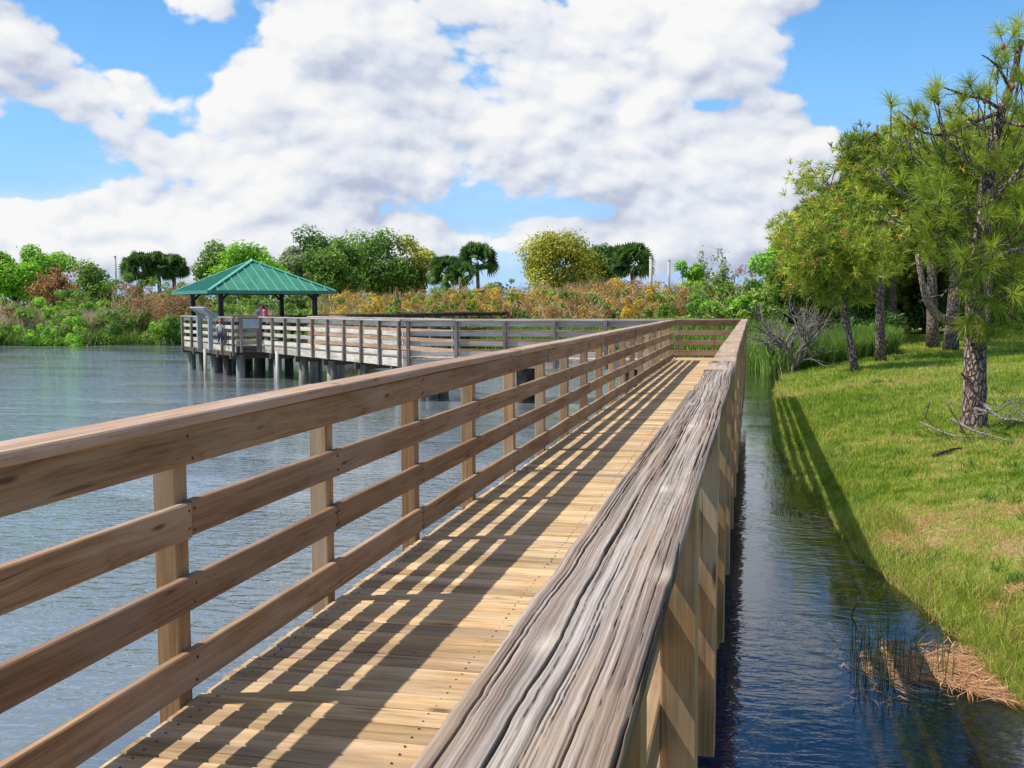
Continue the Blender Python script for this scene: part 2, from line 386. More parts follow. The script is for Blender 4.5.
def lump(X,Y,s=1.0,seed=0):
    r=np.random.default_rng(seed); z=0
    for k in range(7):
        a=r.uniform(0,6.28);f_=(1.4**k)*.5/s
        z=z+np.sin((X*np.cos(a)+Y*np.sin(a))*f_+r.uniform(0,6.28)+1.3*np.sin((X*np.sin(a)-Y*np.cos(a))*f_*.7+r.uniform(0,6)))/(1.25**k)
    return z/3.2
def ground_z(X,Y):
    X=np.asarray(X,float);Y=np.asarray(Y,float)
    sd=shore_sd(X,Y)+.13*lump(X,Y,.35,3)+.20*lump(X,Y,.75,13)+.13*lump(X,Y,.22,15)+.07*lump(X,Y,.10,14)
    land=WATER_Z+.012+.94*(1-np.exp(-np.maximum(sd-.25*np.tanh(np.maximum(sd,0)/.5),0)/3.0))
    land=land+np.where(sd>.3,1,0)*lump(X,Y,.6,5)*.022+np.clip((sd-1)*.2,0,1)*lump(X,Y,2.5,6)*.05
    water=WATER_Z+np.maximum(.26*np.minimum(sd,0),-1.3)
    return np.where(sd>0,land,water)
def build_ground():
    xs=np.concatenate([-np.geomspace(800,6,60),np.linspace(-5,-.5,14),np.arange(-.4,9,.13),np.linspace(9.2,24,50),np.geomspace(25,1200,40)])
    ys=np.concatenate([-np.geomspace(60,3,10),np.linspace(-2,5,12),np.arange(5.2,22,.16),np.linspace(22.3,60,110),np.geomspace(61,2200,60)])
    X,Y=np.meshgrid(xs,ys); Z=ground_z(X,Y)
    V=np.stack([X,Y,Z],-1).reshape(-1,3); nx=len(xs);ny=len(ys)
    i=np.arange((ny-1)*(nx-1)); r=i//(nx-1);c=i%(nx-1); a=r*nx+c
    F=np.stack([a,a+1,a+nx+1,a+nx],-1)
    m,w=new_mat('grassy_earth'); tc=w.n('ShaderNodeTexCoord').outputs['Object']
    z=w.sep(tc)[2]
    n1=w.noise(tc,scale=.9,detail=6,rough=.6); n2=w.noise(tc,scale=14,detail=5,rough=.7)
    g=w.mix(w.mr(n2,.3,.7),(.10,.15,.02),(.27,.32,.06))
    s=w.mix(w.mr(n2,.3,.7),(.20,.15,.07),(.40,.31,.15))
    c=w.mix(w.mr(n1,.50,.64),g,s)
    mud=w.mix(w.mr(n2,.35,.65),(.055,.042,.018),(.13,.095,.035))
    wet=w.mr(w.m('ADD',z,w.m('MULTIPLY',n1,.14)),WATER_Z+.03,WATER_Z+.16)
    c=w.mix(wet,mud,c)
    m=finish(m,w,principled(w,c,.95,n2,.6,.05,spec=.1))
    o=mesh_np('ground',V,F,m,smooth=True); tag(o,kind='structure')
build_ground()

def build_water():
    m,w=new_mat('lake_water'); tc=w.n('ShaderNodeTexCoord').outputs['Object']
    x,y,_=w.sep(tc)[:3]
    a=w.noise(w.mapping(tc,(2.0,4.2,1),rot=(0,0,R_(12))),scale=1.7,detail=3,rough=.55,dist=.6)
    b=w.noise(w.mapping(tc,(1,1.9,1),rot=(0,0,R_(-20))),scale=6.5,detail=3,rough=.5,dist=.3)
    big=w.noise(w.mapping(tc,(.35,.9,1),loc=(3,8,0)),scale=.55,detail=3)
    open_=w.mr(x,-1.5,-4.5)            # the open lake is rougher than the sheltered channel
    amp=w.m('MULTIPLY',w.m('ADD',.12,w.m('MULTIPLY',open_,.62)),w.mr(big,.35,.65,.35,1.25))
    h=w.m('MULTIPLY',w.m('ADD',w.m('MULTIPLY',a,1.0),w.m('MULTIPLY',b,.42)),amp)
    bp=w.n('ShaderNodeBump'); bp.inputs['Strength'].default_value=.5; bp.inputs['Distance'].default_value=.10; w.put(bp.inputs['Height'],h)
    gl=w.n('ShaderNodeBsdfGlossy'); gl.inputs['Roughness'].default_value=.03; gl.inputs['Color'].default_value=(.93,.96,1,1)
    w.t.links.new(bp.outputs[0],gl.inputs['Normal'])
    tr=w.n('ShaderNodeBsdfTransparent'); tr.inputs[0].default_value=(.42,.40,.26,1)
    body=w.n('ShaderNodeBsdfDiffuse'); w.put(body.inputs[0],w.mix(open_,(.004,.028,.098),(.17,.20,.215)))  # murky body; blue and silver of reflected sky put into its colour
    sh=w.mr(w.n('ShaderNodeAttribute',attribute_name='depth').outputs['Fac'],.05,1.0,0,.93)
    under=w.n('ShaderNodeMixShader'); w.put(under.inputs[0],sh)
    w.t.links.new(tr.outputs[0],under.inputs[1]); w.t.links.new(body.outputs[0],under.inputs[2])
    fr=w.n('ShaderNodeFresnel'); fr.inputs['IOR'].default_value=1.40; w.t.links.new(bp.outputs[0],fr.inputs['Normal'])
    ms=w.n('ShaderNodeMixShader'); w.put(ms.inputs[0],w.m('MINIMUM',w.m('ADD',w.m('MULTIPLY',fr.outputs[0],1.15),.02),1.0))
    w.t.links.new(under.outputs[0],ms.inputs[1]); w.t.links.new(gl.outputs[0],ms.inputs[2])
    finish(m,w,ms.outputs[0])
    xs=np.concatenate([-np.geomspace(900,4,40),np.arange(-3.6,4,.2),np.array([5,8,20,60])]); ys=np.concatenate([[-60,-30,-10],np.arange(-4,50,.35),np.geomspace(51,400,25)])
    X,Y=np.meshgrid(xs,ys); V=np.stack([X,Y,np.full_like(X,WATER_Z)],-1).reshape(-1,3)
    nx=len(xs);ny=len(ys);i=np.arange((ny-1)*(nx-1)); r=i//(nx-1);c=i%(nx-1); k=r*nx+c
    F=np.stack([k,k+1,k+nx+1,k+nx],-1)
    dep=(WATER_Z-ground_z(X,Y)).ravel()
    o=mesh_np('water',V,F,m,smooth=True,attrs={'depth':dep}); tag(o,kind='structure')
build_water()

# ------------------------------------------------------------------ boardwalk
RZ=[(.054,.190),(.334,.456),(.593,.720),(.852,.975)]   # the four rail boards, bottom and top
CAPZ0,CAPZ1=.990,1.030
RZ=[(a*1.036,b*1.036) for a,b in RZ]; CAPZ0,CAPZ1=1.024,1.067
RZ[3]=(.880,1.022)
def rail_run(parent,P0,P1,side,posts,per=3,mats=(W_RAIL,W_CAP,W_POST),capw=.165,post_bottom=-.25,detail=1,seed=0,off_board=0,cap_from=None,rails=True,nail=True,rnd_post=True):
    """P0->P1 is the inner face of the rail boards; side=+1 puts the posts to the right of the direction of travel"""
    P0=Vector((*P0,0));P1=Vector((*P1,0)); d=(P1-P0); L=d.length; d.normalize()
    out=Vector((d.y,-d.x,0))*side
    rs=random.Random(seed)
    for t in posts:                                    # post centres
        c=P0+d*t+out*(.038+.0455)
        mb=MB(); ln=rs.uniform(-.006,.006)
        mb.bar(c+Vector((0,0,post_bottom)),c+Vector((0,0,1.02))+out*ln,.089,.089,up=d,ch=.004,rnd=rs.random())
        mb.build('post',mats[2],parent)
    if rails:
        n=len(posts)
        for ri,(z0,z1) in enumerate(RZ):
            k=0; st=(ri*2+seed)%per
            js=[0.0]+[posts[i] for i in range(st,n,per) if posts[i]>.3 and posts[i]<L-.3]+[L]
            for a,b in zip(js[:-1],js[1:]):
                dz=rs.uniform(-.004,.004)
                mb=MB(); q0=P0+d*(a+.0025)+out*.019+Vector((0,0,(z0+z1)/2+dz)); q1=P0+d*(b-.0025)+out*.019+Vector((0,0,(z0+z1)/2+rs.uniform(-.004,.004)))
                mb.bar(q0,q1,.036,z1-z0,ch=.005,seg=max(1,int((b-a)*3)) if detail else 1,wob=.0022 if detail else 0,rnd=rs.random())
                if nail:
                    for t in posts:
                        if a-.05<=t<=b+.05:
                            for zz in (z0+.03,z1-.03):
                                tt=min(max(t+rs.uniform(-.02,.02),a+.02),b-.02)
                                c=P0+d*tt+Vector((0,0,zz+dz+rs.uniform(-.008,.008)))
                                mb.tube([c+out*.004,c-out*.0025],.0058,7,mi=1)
                mb.build('rail_board',None,parent,mats=[mats[0],NAIL])
    js=[0.0]+[posts[i] for i in range((seed+1)%per+1,len(posts),per) if .4<posts[i]<L-.4]+[L]
    if cap_from is not None: js=[cap_from]+[j for j in js if j>cap_from+.3]
    for a,b in zip(js[:-1],js[1:]):
        mb=MB(); cc=-.03+capw/2
        o1=rs.uniform(-.006,.006); z=(CAPZ0+CAPZ1)/2
        mb.bar(P0+d*(a+.002)+out*(cc+o1)+Vector((0,0,z+rs.uniform(-.001,.003))),P0+d*(b-.002)+out*(cc+o1+rs.uniform(-.004,.004))+Vector((0,0,z)),capw,CAPZ1-CAPZ0,ch=.006,seg=max(1,int((b-a)*3)) if detail else 1,wob=.003 if detail else 0,rnd=rs.random())
        mb.build('cap_board',mats[1],parent)
def deck_run(parent,c0,c1,width,ext=0,mat=W_DECK,pw=.140,gap=.009,seed=0,jag=.01,name='deck',nails=0):
    """planks laid across a walkway whose centre line runs c0->c1"""
    c0=Vector((*c0,0));c1=Vector((*c1,0));d=(c1-c0);L=d.length;d.normalize();s=Vector((d.y,-d.x,0)); rs=random.Random(seed)
    mb=MB(); t=0
    while t<L:
        c=c0+d*(t+pw/2); z=rs.uniform(-.0015,.0015); ex=rs.uniform(-jag,jag)
        mb.bar(c-s*(width/2+ex)+Vector((0,0,-.019+z)),c+s*(width/2)+Vector((0,0,-.019+z)),pw-gap+rs.uniform(-.004,.002),.038,ch=.007,seg=4,wob=.0012,rnd=rs.random())
        if nails and t<nails:
            for q in (-.46,0,.46):
                for e in (-.035,.035):
                    n_=c+s*(width*q+rs.uniform(-.006,.006))+d*(e+rs.uniform(-.006,.006)); mb.tube([n_+Vector((0,0,-.004)),n_+Vector((0,0,.0022))],.0048,6,mi=1)
        t+=pw
    return mb.build(name,None,parent,mats=[mat,NAIL])

XL=-1.978; XR=-.245; YEND=29.63
walk=empty('boardwalk',(-1.1,0,0))
tag(walk,'long timber boardwalk in the foreground with slatted shadows across its planks','boardwalk')
left_posts=[3.46+1.39*k for k in range(-3,18)]
rail_run(walk,(XL,-1.2),(XL,27.9),-1,[p+1.2 for p in left_posts],seed=2)
right_posts=[1.22+1.39*k for k in range(-1,21)]
rail_run(walk,(XR,-1.0),(XR,YEND),+1,[p+1.0 for p in right_posts],seed=4,cap_from=6.35+1.0,capw=.168)
rail_run(walk,(-3.6,YEND+.0),(XR+.0,YEND+.0),-1,[.5,1.65,2.6,3.3],seed=6)
deck_run(walk,(-1.1,-1.2),(-1.1,YEND-.02),1.80,seed=3,nails=14)
# frame below
def piles(parent,pts,r=.14,z0=-2.6,z1=-.32,mat=W_STONE,square=False):
    for p in pts:
        mb=MB()
        if square: mb.bar((p[0],p[1],z0),(p[0],p[1],z1),r*1.7,r*1.7,up=(1,.2,0),ch=.01)
        else: mb.tube([(p[0],p[1],z0),(p[0],p[1],(z0+z1)/2),(p[0],p[1],z1)],[r*1.05,r,r*.97],12)
        mb.build('pile',mat,parent,smooth=not square)
for x in (-1.93,-1.1,-.27):
    mb=MB(); mb.bar((x,-1.2,-.155),(x,YEND-.02,-.155),.045,.22,ch=.003,seg=6,wob=.003); mb.build('joist',W_RAIL if x!=-1.1 else W_DARK,walk)
for k in range(0,11):
    y=.3+2.72*k
    mb=MB(); mb.bar((-2.1,y,-.335),(-.15,y,-.335),.09,.13,ch=.004); mb.build('cross_beam',W_RAIL,walk)
    piles(walk,[(-1.85,y),(-.38,y)],r=.11,z1=-.40,mat=W_DARK)
rebase(walk,(-1.1,0,0))

# the two bleached, cracked cap boards nearest the eye on the right-hand rail
def vnoise(x,y,seed=0):
    """smooth value noise on arrays"""
    xi=np.floor(x).astype(np.int64);yi=np.floor(y).astype(np.int64);fx=x-xi;fy=y-yi
    fx=fx*fx*(3-2*fx);fy=fy*fy*(3-2*fy)
    def h(a,b):
        n=(a*374761393+b*668265263+seed*974634777)&0xffffffff
        n=((n^(n>>13))*1274126177)&0xffffffff
        return ((n^(n>>16))&0xffff)/65535.0
    a=h(xi,yi);b=h(xi+1,yi);c=h(xi,yi+1);d=h(xi+1,yi+1)
    return (a*(1-fx)+b*fx)*(1-fy)+(c*(1-fx)+d*fx)*fy
def weathered_cap(y0,y1,ny,nx,seed,knots,x_in=-.277,width=.170,warp=1.0,twist=0):
    s_=np.linspace(0,1,nx); v=np.linspace(0,1,ny); Yv=y0+(y1-y0)*v**1.25
    S,Y=np.meshgrid(s_*width,Yv)
    g=S+.0022*np.sin(Y*1.1+seed)+.0005*np.sin(Y*4.1+2*seed)+.0018*(vnoise(S*14,Y*.9,seed+5)-.5)
    pk=np.zeros_like(S)
    for (kx,ky,amp) in knots:
        dy=(Y-ky);dx=S-kx
        g=g-amp*np.tanh(dx/.014)*np.exp(-(dy/.17)**2)*np.exp(-np.abs(dx)/.05)
        pk=np.maximum(pk,np.exp(-(dy/.045)**2-(dx/.013)**2))
    f1=vnoise(g*520,Y*1.9,seed);f2=vnoise(g*260,Y*.9,seed+1);f3=vnoise(g*980,Y*7,seed+2);f4=vnoise(g*70,Y*.7,seed+3)
    gr=.38*f1+.24*f2+.26*f3+.12*f4
    crk=np.zeros_like(S); r=np.random.default_rng(seed)
    for i in range(46):
        c=r.uniform(.004,width-.004); ya=r.uniform(y0-.9,y1-.3); yb=ya+r.uniform(.5,2.6)
        wmax=r.choice([.0005,.0008,.0011,.0018],p=[.38,.34,.18,.10])
        mask=np.clip((Y-ya)/.12,0,1)*np.clip((yb-Y)/.12,0,1)
        wv=wmax*(.25+1.1*vnoise(Y*9+i*7,S*0+i,seed+9))*mask+1e-6
        off=.0006*(vnoise(Y*7,S*0+i*3.3,seed+12)-.5)*2+.0003*(vnoise(Y*40,S*0+i*3.3,seed+13)-.5)
        crk=np.maximum(crk,np.exp(-((g-c+off)/wv)**2)*np.clip(mask*3,0,1)*min(1,.45+wmax*350))
    pale=np.exp(-((S-(width*.55+.018*np.sin(Y*1.9+seed)))/.026)**2)*(.45+.8*vnoise(S*30,Y*1.6,seed+20))
    patch=vnoise(S*18,Y*2.3,seed+33)*.6+vnoise(S*60,Y*9,seed+34)*.4
    Z=CAPZ1+.0011*(gr-.5)*2-.0085*crk-.0015*pk
    Z+= -.004*np.exp(-(S/.006)**2)-.004*np.exp(-((width-S)/.006)**2)
    Z+= warp*(.003*np.sin(Y*1.7+seed)+twist*(S/width-.5)*.02*np.sin((Y-y0)*1.3))
    edge_l=.0022*(vnoise(Y*6,Y*0,seed+40)-.5)*2*warp+.0015*(vnoise(Y*40,Y*0,seed+41)-.5); edge_r=.0022*(vnoise(Y*2.5,Y*0,seed+42)-.5)*2*warp+.0008*(vnoise(Y*35,Y*0,seed+43)-.5)
    bow=warp*.003*np.sin((Y-y0)*1.25+seed)
    X=x_in+S+edge_l*(1-S/width)+edge_r*(S/width)+bow
    V=np.stack([X,Y,Z],-1).reshape(-1,3)
    i=np.arange((ny-1)*(nx-1)); r_=i//(nx-1);c_=i%(nx-1); a=r_*nx+c_
    F=np.stack([a,a+1,a+nx+1,a+nx],-1)
    # skirts
    nb=len(V); T=V.reshape(ny,nx,3)
    def low(arr,dx): q=arr.copy(); q[:,2]=CAPZ1-.041+arr[:,2]*0+warp*.003*np.sin(arr[:,1]*1.7+seed); q[:,0]+=dx; return q
    Lb=low(T[:,0],.002);Rb=low(T[:,-1],-.003)
    allV=np.concatenate([V,Lb,Rb]); k=np.arange(ny-1); li=nb+k; ri=nb+ny+k; tl=k*nx; tr=k*nx+nx-1
    F=np.concatenate([F,np.stack([tl,tl+nx,li+1,li],-1),np.stack([tr,ri,ri+1,tr+nx],-1),np.stack([li,li+1,ri+1,ri],-1)])
    ext=lambda q:np.concatenate([q.ravel(),q[:,0],q[:,-1]])
    ce=[np.concatenate([np.arange(nx)+b,[nb+ny+e],[nb+e]]) for b,e in ((0,0),((ny-1)*nx,ny-1))]
    ends=[ce[0][None,::-1],ce[1][None,:]]
    ds=np.full(ny*2,0.0)
    o=mesh_np('cap_board',allV,[F]+ends,W_OLD,walk,attrs={'grain':ext(gr),'crack':ext(crk),'pale':ext(np.clip(pale,0,1.2)),'patch':ext(patch),'knot':ext(pk)},smooth=True)
    return o
def old_cap_mat():
    m,w=new_mat('cracked_silver_timber')
    A=lambda k:w.n('ShaderNodeAttribute',attribute_name=k).outputs['Fac']
    c=w.ramp(A('grain'),[(.28,(.085,.058,.044)),(.45,(.215,.155,.12)),(.58,(.34,.265,.22)),(.75,(.50,.42,.36))])
    c=w.mix(w.m('MULTIPLY',w.m('MULTIPLY',A('pale'),w.mr(A('grain'),.25,.6,.3,1)),.58),c,(.58,.54,.50))
    c=w.mix(w.mr(A('patch'),.55,.75,0,.45),c,(.34,.25,.17))
    c=w.mix(w.mr(A('patch'),.42,.25,0,.30),c,(.20,.185,.175))
    c=w.mix(w.m('MULTIPLY',A('knot'),.55),c,(.72,.62,.50))
    tc=w.n('ShaderNodeTexCoord').outputs['Object']
    fine=w.noise(w.mapping(tc,(900,26,900)),scale=1,detail=4,rough=.7)
    c=w.mix(w.mr(fine,.35,.65,.0,.28),c,(.10,.08,.07))
    c=w.mix(w.m('MULTIPLY',A('crack'),.92),c,(.022,.017,.014))
    b=principled(w,c,.8,fine,.35,.0015,spec=.2)
    return finish(m,w,b)
W_OLD=old_cap_mat()
def kn(px,py):
    p=on_z(px,py,CAPZ1); return (p.x+.277,p.y)
kA=kn(545,640);kB=kn(664,572);kC=kn(664,489)
_o=weathered_cap(.30,4.9,1500,210,3,[(kA[0],kA[1],.0065),(kB[0],kB[1],.004),(kC[0],kC[1],.005),(.09,3.4,.006),(.05,4.2,.006)])
_o.location-=Vector((-1.1,0,0))
_o=weathered_cap(4.905,7.345,260,120,8,[(.08,5.25,.012),(.05,6.6,.008)],x_in=-.270,width=.162,warp=1.6,twist=.5)
_o.location-=Vector((-1.1,0,0))

# ------------------------------------------------------------------ the section that bends round to the gazebo
bend=empty('boardwalk'); tag(bend,'grey raised boardwalk section angling across the lake to the green-roofed shelter','boardwalk')
def dia(s,d): return ((s-d)/2,(s+d)/2)            # x+y=s, y-x=d
K=(-9.4,28.0+.02); K2=(-8.45,29.65)
s1=K[0]+K[1]; s2=K2[0]+K2[1]
GREYSET=(W_GREY,W_GREY,W_GREYPOST)
def posts_every(L,sp,first=.3,last=.3):
    n=max(1,round((L-first-last)/sp)); return [first+(L-first-last)*i/n for i in range(n+1)]
def seg(P0,P1,side,sp=1.45,mats=GREYSET,fascia=True,fm=None,seed=0,parent=None,pb=-.25,first=.15,last=.15):
    L=math.hypot(P1[0]-P0[0],P1[1]-P0[1])
    rail_run(parent,P0,P1,side,posts_every(L,sp,first,last),mats=mats,detail=0,nail=False,seed=seed,post_bottom=pb,capw=.16)
    if fascia:
        d=Vector((P1[0]-P0[0],P1[1]-P0[1],0)).normalized(); o=Vector((d.y,-d.x,0))*side*.019
        n=max(1,round(L/3.7))
        for i in range(n):
            a=Vector((*P0,-.13))+o+d*(L*i/n+.003); b=Vector((*P0,-.13))+o+d*(L*(i+1)/n-.003)
            mb=MB(); mb.bar(a,b,.036,.23,ch=.004,seg=2); mb.build('fascia_board',fm or W_PALE,parent)
E1=dia(s1,54.2);Q1=dia(17.3,54.2);E3=dia(17.3,64.3);E4=dia(23.3,64.3);E5=dia(23.3,54.2);E6=dia(s2,54.2)
BWMIX=(W_PALE,W_GREY,W_GREYPOST)
seg((-2.25,28.0),K,+1*-1*-1 if False else -1,1.5,seed=11,parent=bend,fm=W_GREY)
seg(K,E1,-1,1.36,mats=BWMIX,seed=12,parent=bend)
seg(E1,Q1,-1,1.0,mats=(W_GREY,W_CAP,W_GREYPOST),seed=13,parent=bend,fm=W_DARK)
seg(Q1,E3,-1,1.25,mats=BWMIX,seed=14,parent=bend)
seg(E3,E4,-1,1.3,seed=15,parent=bend)
seg((-3.65,29.65),K2,+1,1.5,seed=16,parent=bend,fm=W_GREY,mats=(W_RAIL,W_GREY,W_GREYPOST))
seg(K2,E6,+1,1.36,seed=17,parent=bend,mats=(W_CAP,W_GREY,W_GREYPOST))
seg(E6,E5,+1,1.2,seed=18,parent=bend)
G0=dia(23.3,58.2);G1=dia(23.3,60.4)
seg(E5,G0,+1,1.3,seed=19,parent=bend,mats=(W_CAP,W_GREY,W_GREYPOST));seg(G1,E4,+1,1.3,seed=20,parent=bend,mats=(W_CAP,W_GREY,W_GREYPOST))
deck_run(bend,(-2.03,28.84),(-9.0,28.84),1.76,mat=W_GREY,seed=21)
m1=((K[0]+K2[0])/2,(K[1]+K2[1])/2); m2=((E1[0]+E6[0])/2,(E1[1]+E6[1])/2)
deck_run(bend,(m1[0]-.1,m1[1]+.1),m2,1.70,mat=W_GREY,seed=22)
a=dia(20.3,54.3);b=dia(20.3,64.2)
deck_run(bend,a,b,6/math.sqrt(2)-.1,mat=W_GREY,seed=23)
def beam2(p,q,z=-.36,w=.12,h=.2,mat=W_DARK,parent=bend):
    mb=MB(); mb.bar((p[0],p[1],z),(q[0],q[1],z),w,h,ch=.004); mb.build('cross_beam',mat,parent)
for i in range(3):
    x=-3.2-2.9*i; beam2((x,28.0),(x,29.75)); piles(bend,[(x,28.2),(x,29.5)],r=.15,mat=[W_STONE,W_DARK][i%2])
for i in range(5):
    d0=37.8+3.55*i+.6; p=dia(s1-.1,d0);q=dia(s2+.1,d0); beam2(p,q); piles(bend,[dia(s1+.3,d0),dia(s2-.3,d0)],r=.15,mat=W_STONE)
for i in range(5):
    d0=54.7+2.3*i; p=dia(17.1,d0);q=dia(23.4,d0); beam2(p,q,h=.26)
    for j in range(4): piles(bend,[dia(17.65+1.75*j,d0)],r=.17,mat=W_STONE if (j==0 and i%2==0) or (i+j)%5==4 else W_DARK)  # dark timber puts the recess shade into most platform piles
for sgm in (17.25,19.3,21.3,23.35):
    beam2(dia(sgm,54.3),dia(sgm,64.2),z=-.30,h=.16)
for px_,D in ((205,38.8),(277,36.6)):
    p=at(px_,360,D); mb=MB(); mb.tube([(p.x,p.y,-2.2),(p.x,p.y,-.1)],.055,8); mb.build('pile',W_PALE,bend,smooth=True)
rebase(bend,(-9.4,28.8,0))

# the far boardwalk leading on from the shelter, shade of its sunless side put into dark timber
far=empty('boardwalk'); tag(far,'dark distant boardwalk with thin rails running in front of the golden shrubs','boardwalk')
f0=((G0[0]+G1[0])/2,(G0[1]+G1[1])/2); fe=at(545,311,74); f1=(fe.x,fe.y)
dv=Vector((f1[0]-f0[0],f1[1]-f0[1],0)).normalized(); nv=Vector((dv.y,-dv.x,0))*.85
A0=(f0[0]+nv.x,f0[1]+nv.y);A1=(f1[0]+nv.x,f1[1]+nv.y);B0=(f0[0]-nv.x,f0[1]-nv.y);B1=(f1[0]-nv.x,f1[1]-nv.y)
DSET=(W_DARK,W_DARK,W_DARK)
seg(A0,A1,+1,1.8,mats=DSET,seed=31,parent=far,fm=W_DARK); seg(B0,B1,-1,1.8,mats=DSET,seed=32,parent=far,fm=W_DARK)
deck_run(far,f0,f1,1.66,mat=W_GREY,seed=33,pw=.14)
Lf=math.hypot(f1[0]-f0[0],f1[1]-f0[1])
for i in range(1,int(Lf/3.5)):
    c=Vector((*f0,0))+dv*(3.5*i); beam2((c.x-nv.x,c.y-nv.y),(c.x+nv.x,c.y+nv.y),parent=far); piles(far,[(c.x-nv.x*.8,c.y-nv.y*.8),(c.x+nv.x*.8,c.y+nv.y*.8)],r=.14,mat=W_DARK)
rebase(far,(f0[0],f0[1],0))

# ------------------------------------------------------------------ gazebo
def gazebo():
    root=empty('gazebo'); tag(root,'open shelter with green ribbed metal pyramid roof on dark posts over the lake','gazebo')
    c=Vector((-20.0,40.25,0)); ax=Vector((.707,.707,0)); ay=Vector((-.707,.707,0))
    hp=1.92
    for sx,sy in ((-1,-1),(1,-1),(1,1),(-1,1)):
        p=c+ax*(sx*hp)+ay*(sy*hp); mb=MB(); mb.bar(p+Vector((0,0,0)),p+Vector((0,0,2.12)),.17,.17,up=ax,ch=.01); po=mb.build('post',DARKPAINT,root)
        mb=MB(); mb.bar(p+Vector((0,0,.001)),p+Vector((0,0,.05)),.30,.30,up=ax,ch=.01); mb.build('post_base',DARKPAINT,po)
        for d_ in (ax*-sx,ay*-sy):
            mb=MB(); mb.bar(p+d_*.06+Vector((0,0,1.72)),p+d_*.42+Vector((0,0,2.06)),.05,.09,ch=.004); mb.build('brace',DARKPAINT,root)
    for k in range(4):
        a_=[(-1,-1),(1,-1),(1,1),(-1,1)][k];b_=[(1,-1),(1,1),(-1,1),(-1,-1)][k]
        p=c+ax*(a_[0]*hp)+ay*(a_[1]*hp)+Vector((0,0,2.03)); q=c+ax*(b_[0]*hp)+ay*(b_[1]*hp)+Vector((0,0,2.03))
        e=(q-p).normalized()
        mb=MB(); mb.bar(p+e*.09,q-e*.09,.09,.18,ch=.004); mb.build('roof_beam',DARKPAINT,root)
    he=2.58; z0=2.02; apex=c+Vector((0,0,3.30))
    cs=[c+ax*(sx*he)+ay*(sy*he)+Vector((0,0,z0)) for sx,sy in ((-1,-1),(1,-1),(1,1),(-1,1))]
    mb=MB()
    for k in range(4): mb.poly([cs[k],cs[(k+1)%4],apex])
    dn=Vector((0,0,-.05)); mb.poly([p+dn for p in reversed(cs)])
    for k in range(4): mb.poly([cs[k]+dn,cs[(k+1)%4]+dn,cs[(k+1)%4],cs[k]])
    roof=mb.build('roof',ROOF,root)
    for k in range(4):
        p,q=cs[k],cs[(k+1)%4]; e=(q-p); L=e.length; e.normalize(); mid=(p+q)/2; up=(apex-mid); n=e.cross(up).normalized()
        mb=MB(); cnt=13
        for i in range(1,cnt):
            t=L*i/cnt; h=min(t,L-t)/(L/2); top=p+e*t+up*h*.99
            mb.bar(p+e*t+n*.018+up*.002,top+n*.018,.024,.05,up=n,ch=.003)
        mb.build('seam',ROOF_L,roof)
        mb=MB(); mb.bar(p+e*.02+Vector((0,0,-.02))+(mid-c-Vector((0,0,z0))).normalized()*.02,q-e*.02+Vector((0,0,-.02))+(mid-c-Vector((0,0,z0))).normalized()*.02,.03,.13,ch=.004); mb.build('eave_trim',ROOF,roof)
        mb=MB(); mb.bar(cs[k]+Vector((0,0,.03)),apex+Vector((0,0,.03)),.16,.05,ch=.012); mb.build('ridge_cap',ROOF_L,roof)
    mb=MB(); mb.bar(apex+Vector((0,0,-.02)),apex+Vector((0,0,.09)),.22,.22,up=ax,ch=.05,taper=.4); mb.build('finial',ROOF_L,roof)
    rebase(root,(c.x,c.y,0))
gazebo()
def bench(cx,cy,ang,label):
    root=empty('bench',(0,0,0)); tag(root,label,'bench')
    d=Vector((math.cos(ang),math.sin(ang),0)); n=Vector((-d.y,d.x,0)); c=Vector((cx,cy,0))
    mb=MB()
    for i in range(3): mb.bar(c-d*.8+n*(-.15+.15*i)+Vector((0,0,.45)),c+d*.8+n*(-.15+.15*i)+Vector((0,0,.45)),.13,.04)
    mb.build('seat',W_DARK,root)
    mb=MB()
    for i in range(2): mb.bar(c-d*.8+n*.25+Vector((0,0,.66+.16*i)),c+d*.8+n*.25+Vector((0,0,.66+.16*i)),.04,.13)
    mb.build('backrest',W_DARK,root)
    for s in (-.65,.65):
        mb=MB(); mb.bar(c+d*s+Vector((0,0,0.0)),c+d*s+Vector((0,0,.43)),.09,.32,up=n); mb.build('leg',W_DARK,root)
    rebase(root,c)
p=at(243,330,40.3); bench(p.x,p.y,R_(45),'dark wooden bench under the green shelter seen through the railing')
# slanted information board outside the railing
def lectern_sign():
    root=empty('information_board'); tag(root,'grey slanted information board on two legs at the left end of the railing','sign')
    a=Vector((-19.75,36.66,0)); b=Vector((-20.85,37.8,0)); e=(b-a).normalized(); o=Vector((-.707,-.707,0))
    for p in (a,b):
        mb=MB(); mb.bar(p+o*.22+Vector((0,0,-.2)),p+o*.22+Vector((0,0,1.12)),.16,.10,up=e,ch=.012); mb.build('leg',GREYPLASTIC,root)
        mb=MB(); mb.bar(p+o*.45+Vector((0,0,1.36)),p-o*.02+Vector((0,0,1.02)),.07,.10,ch=.006); mb.build('bracket',GREYPLASTIC,root)
    m_=(a+b)/2
    mb=MB(); mb.bar(a+o*.22-e*.2+Vector((0,0,1.25)),b+o*.22+e*.2+Vector((0,0,1.25)),.66,.05,up=(o*-.6+Vector((0,0,1))),ch=.01); mb.build('panel',GREYPLASTIC,root)
    rebase(root,m_+o*.22)
lectern_sign()
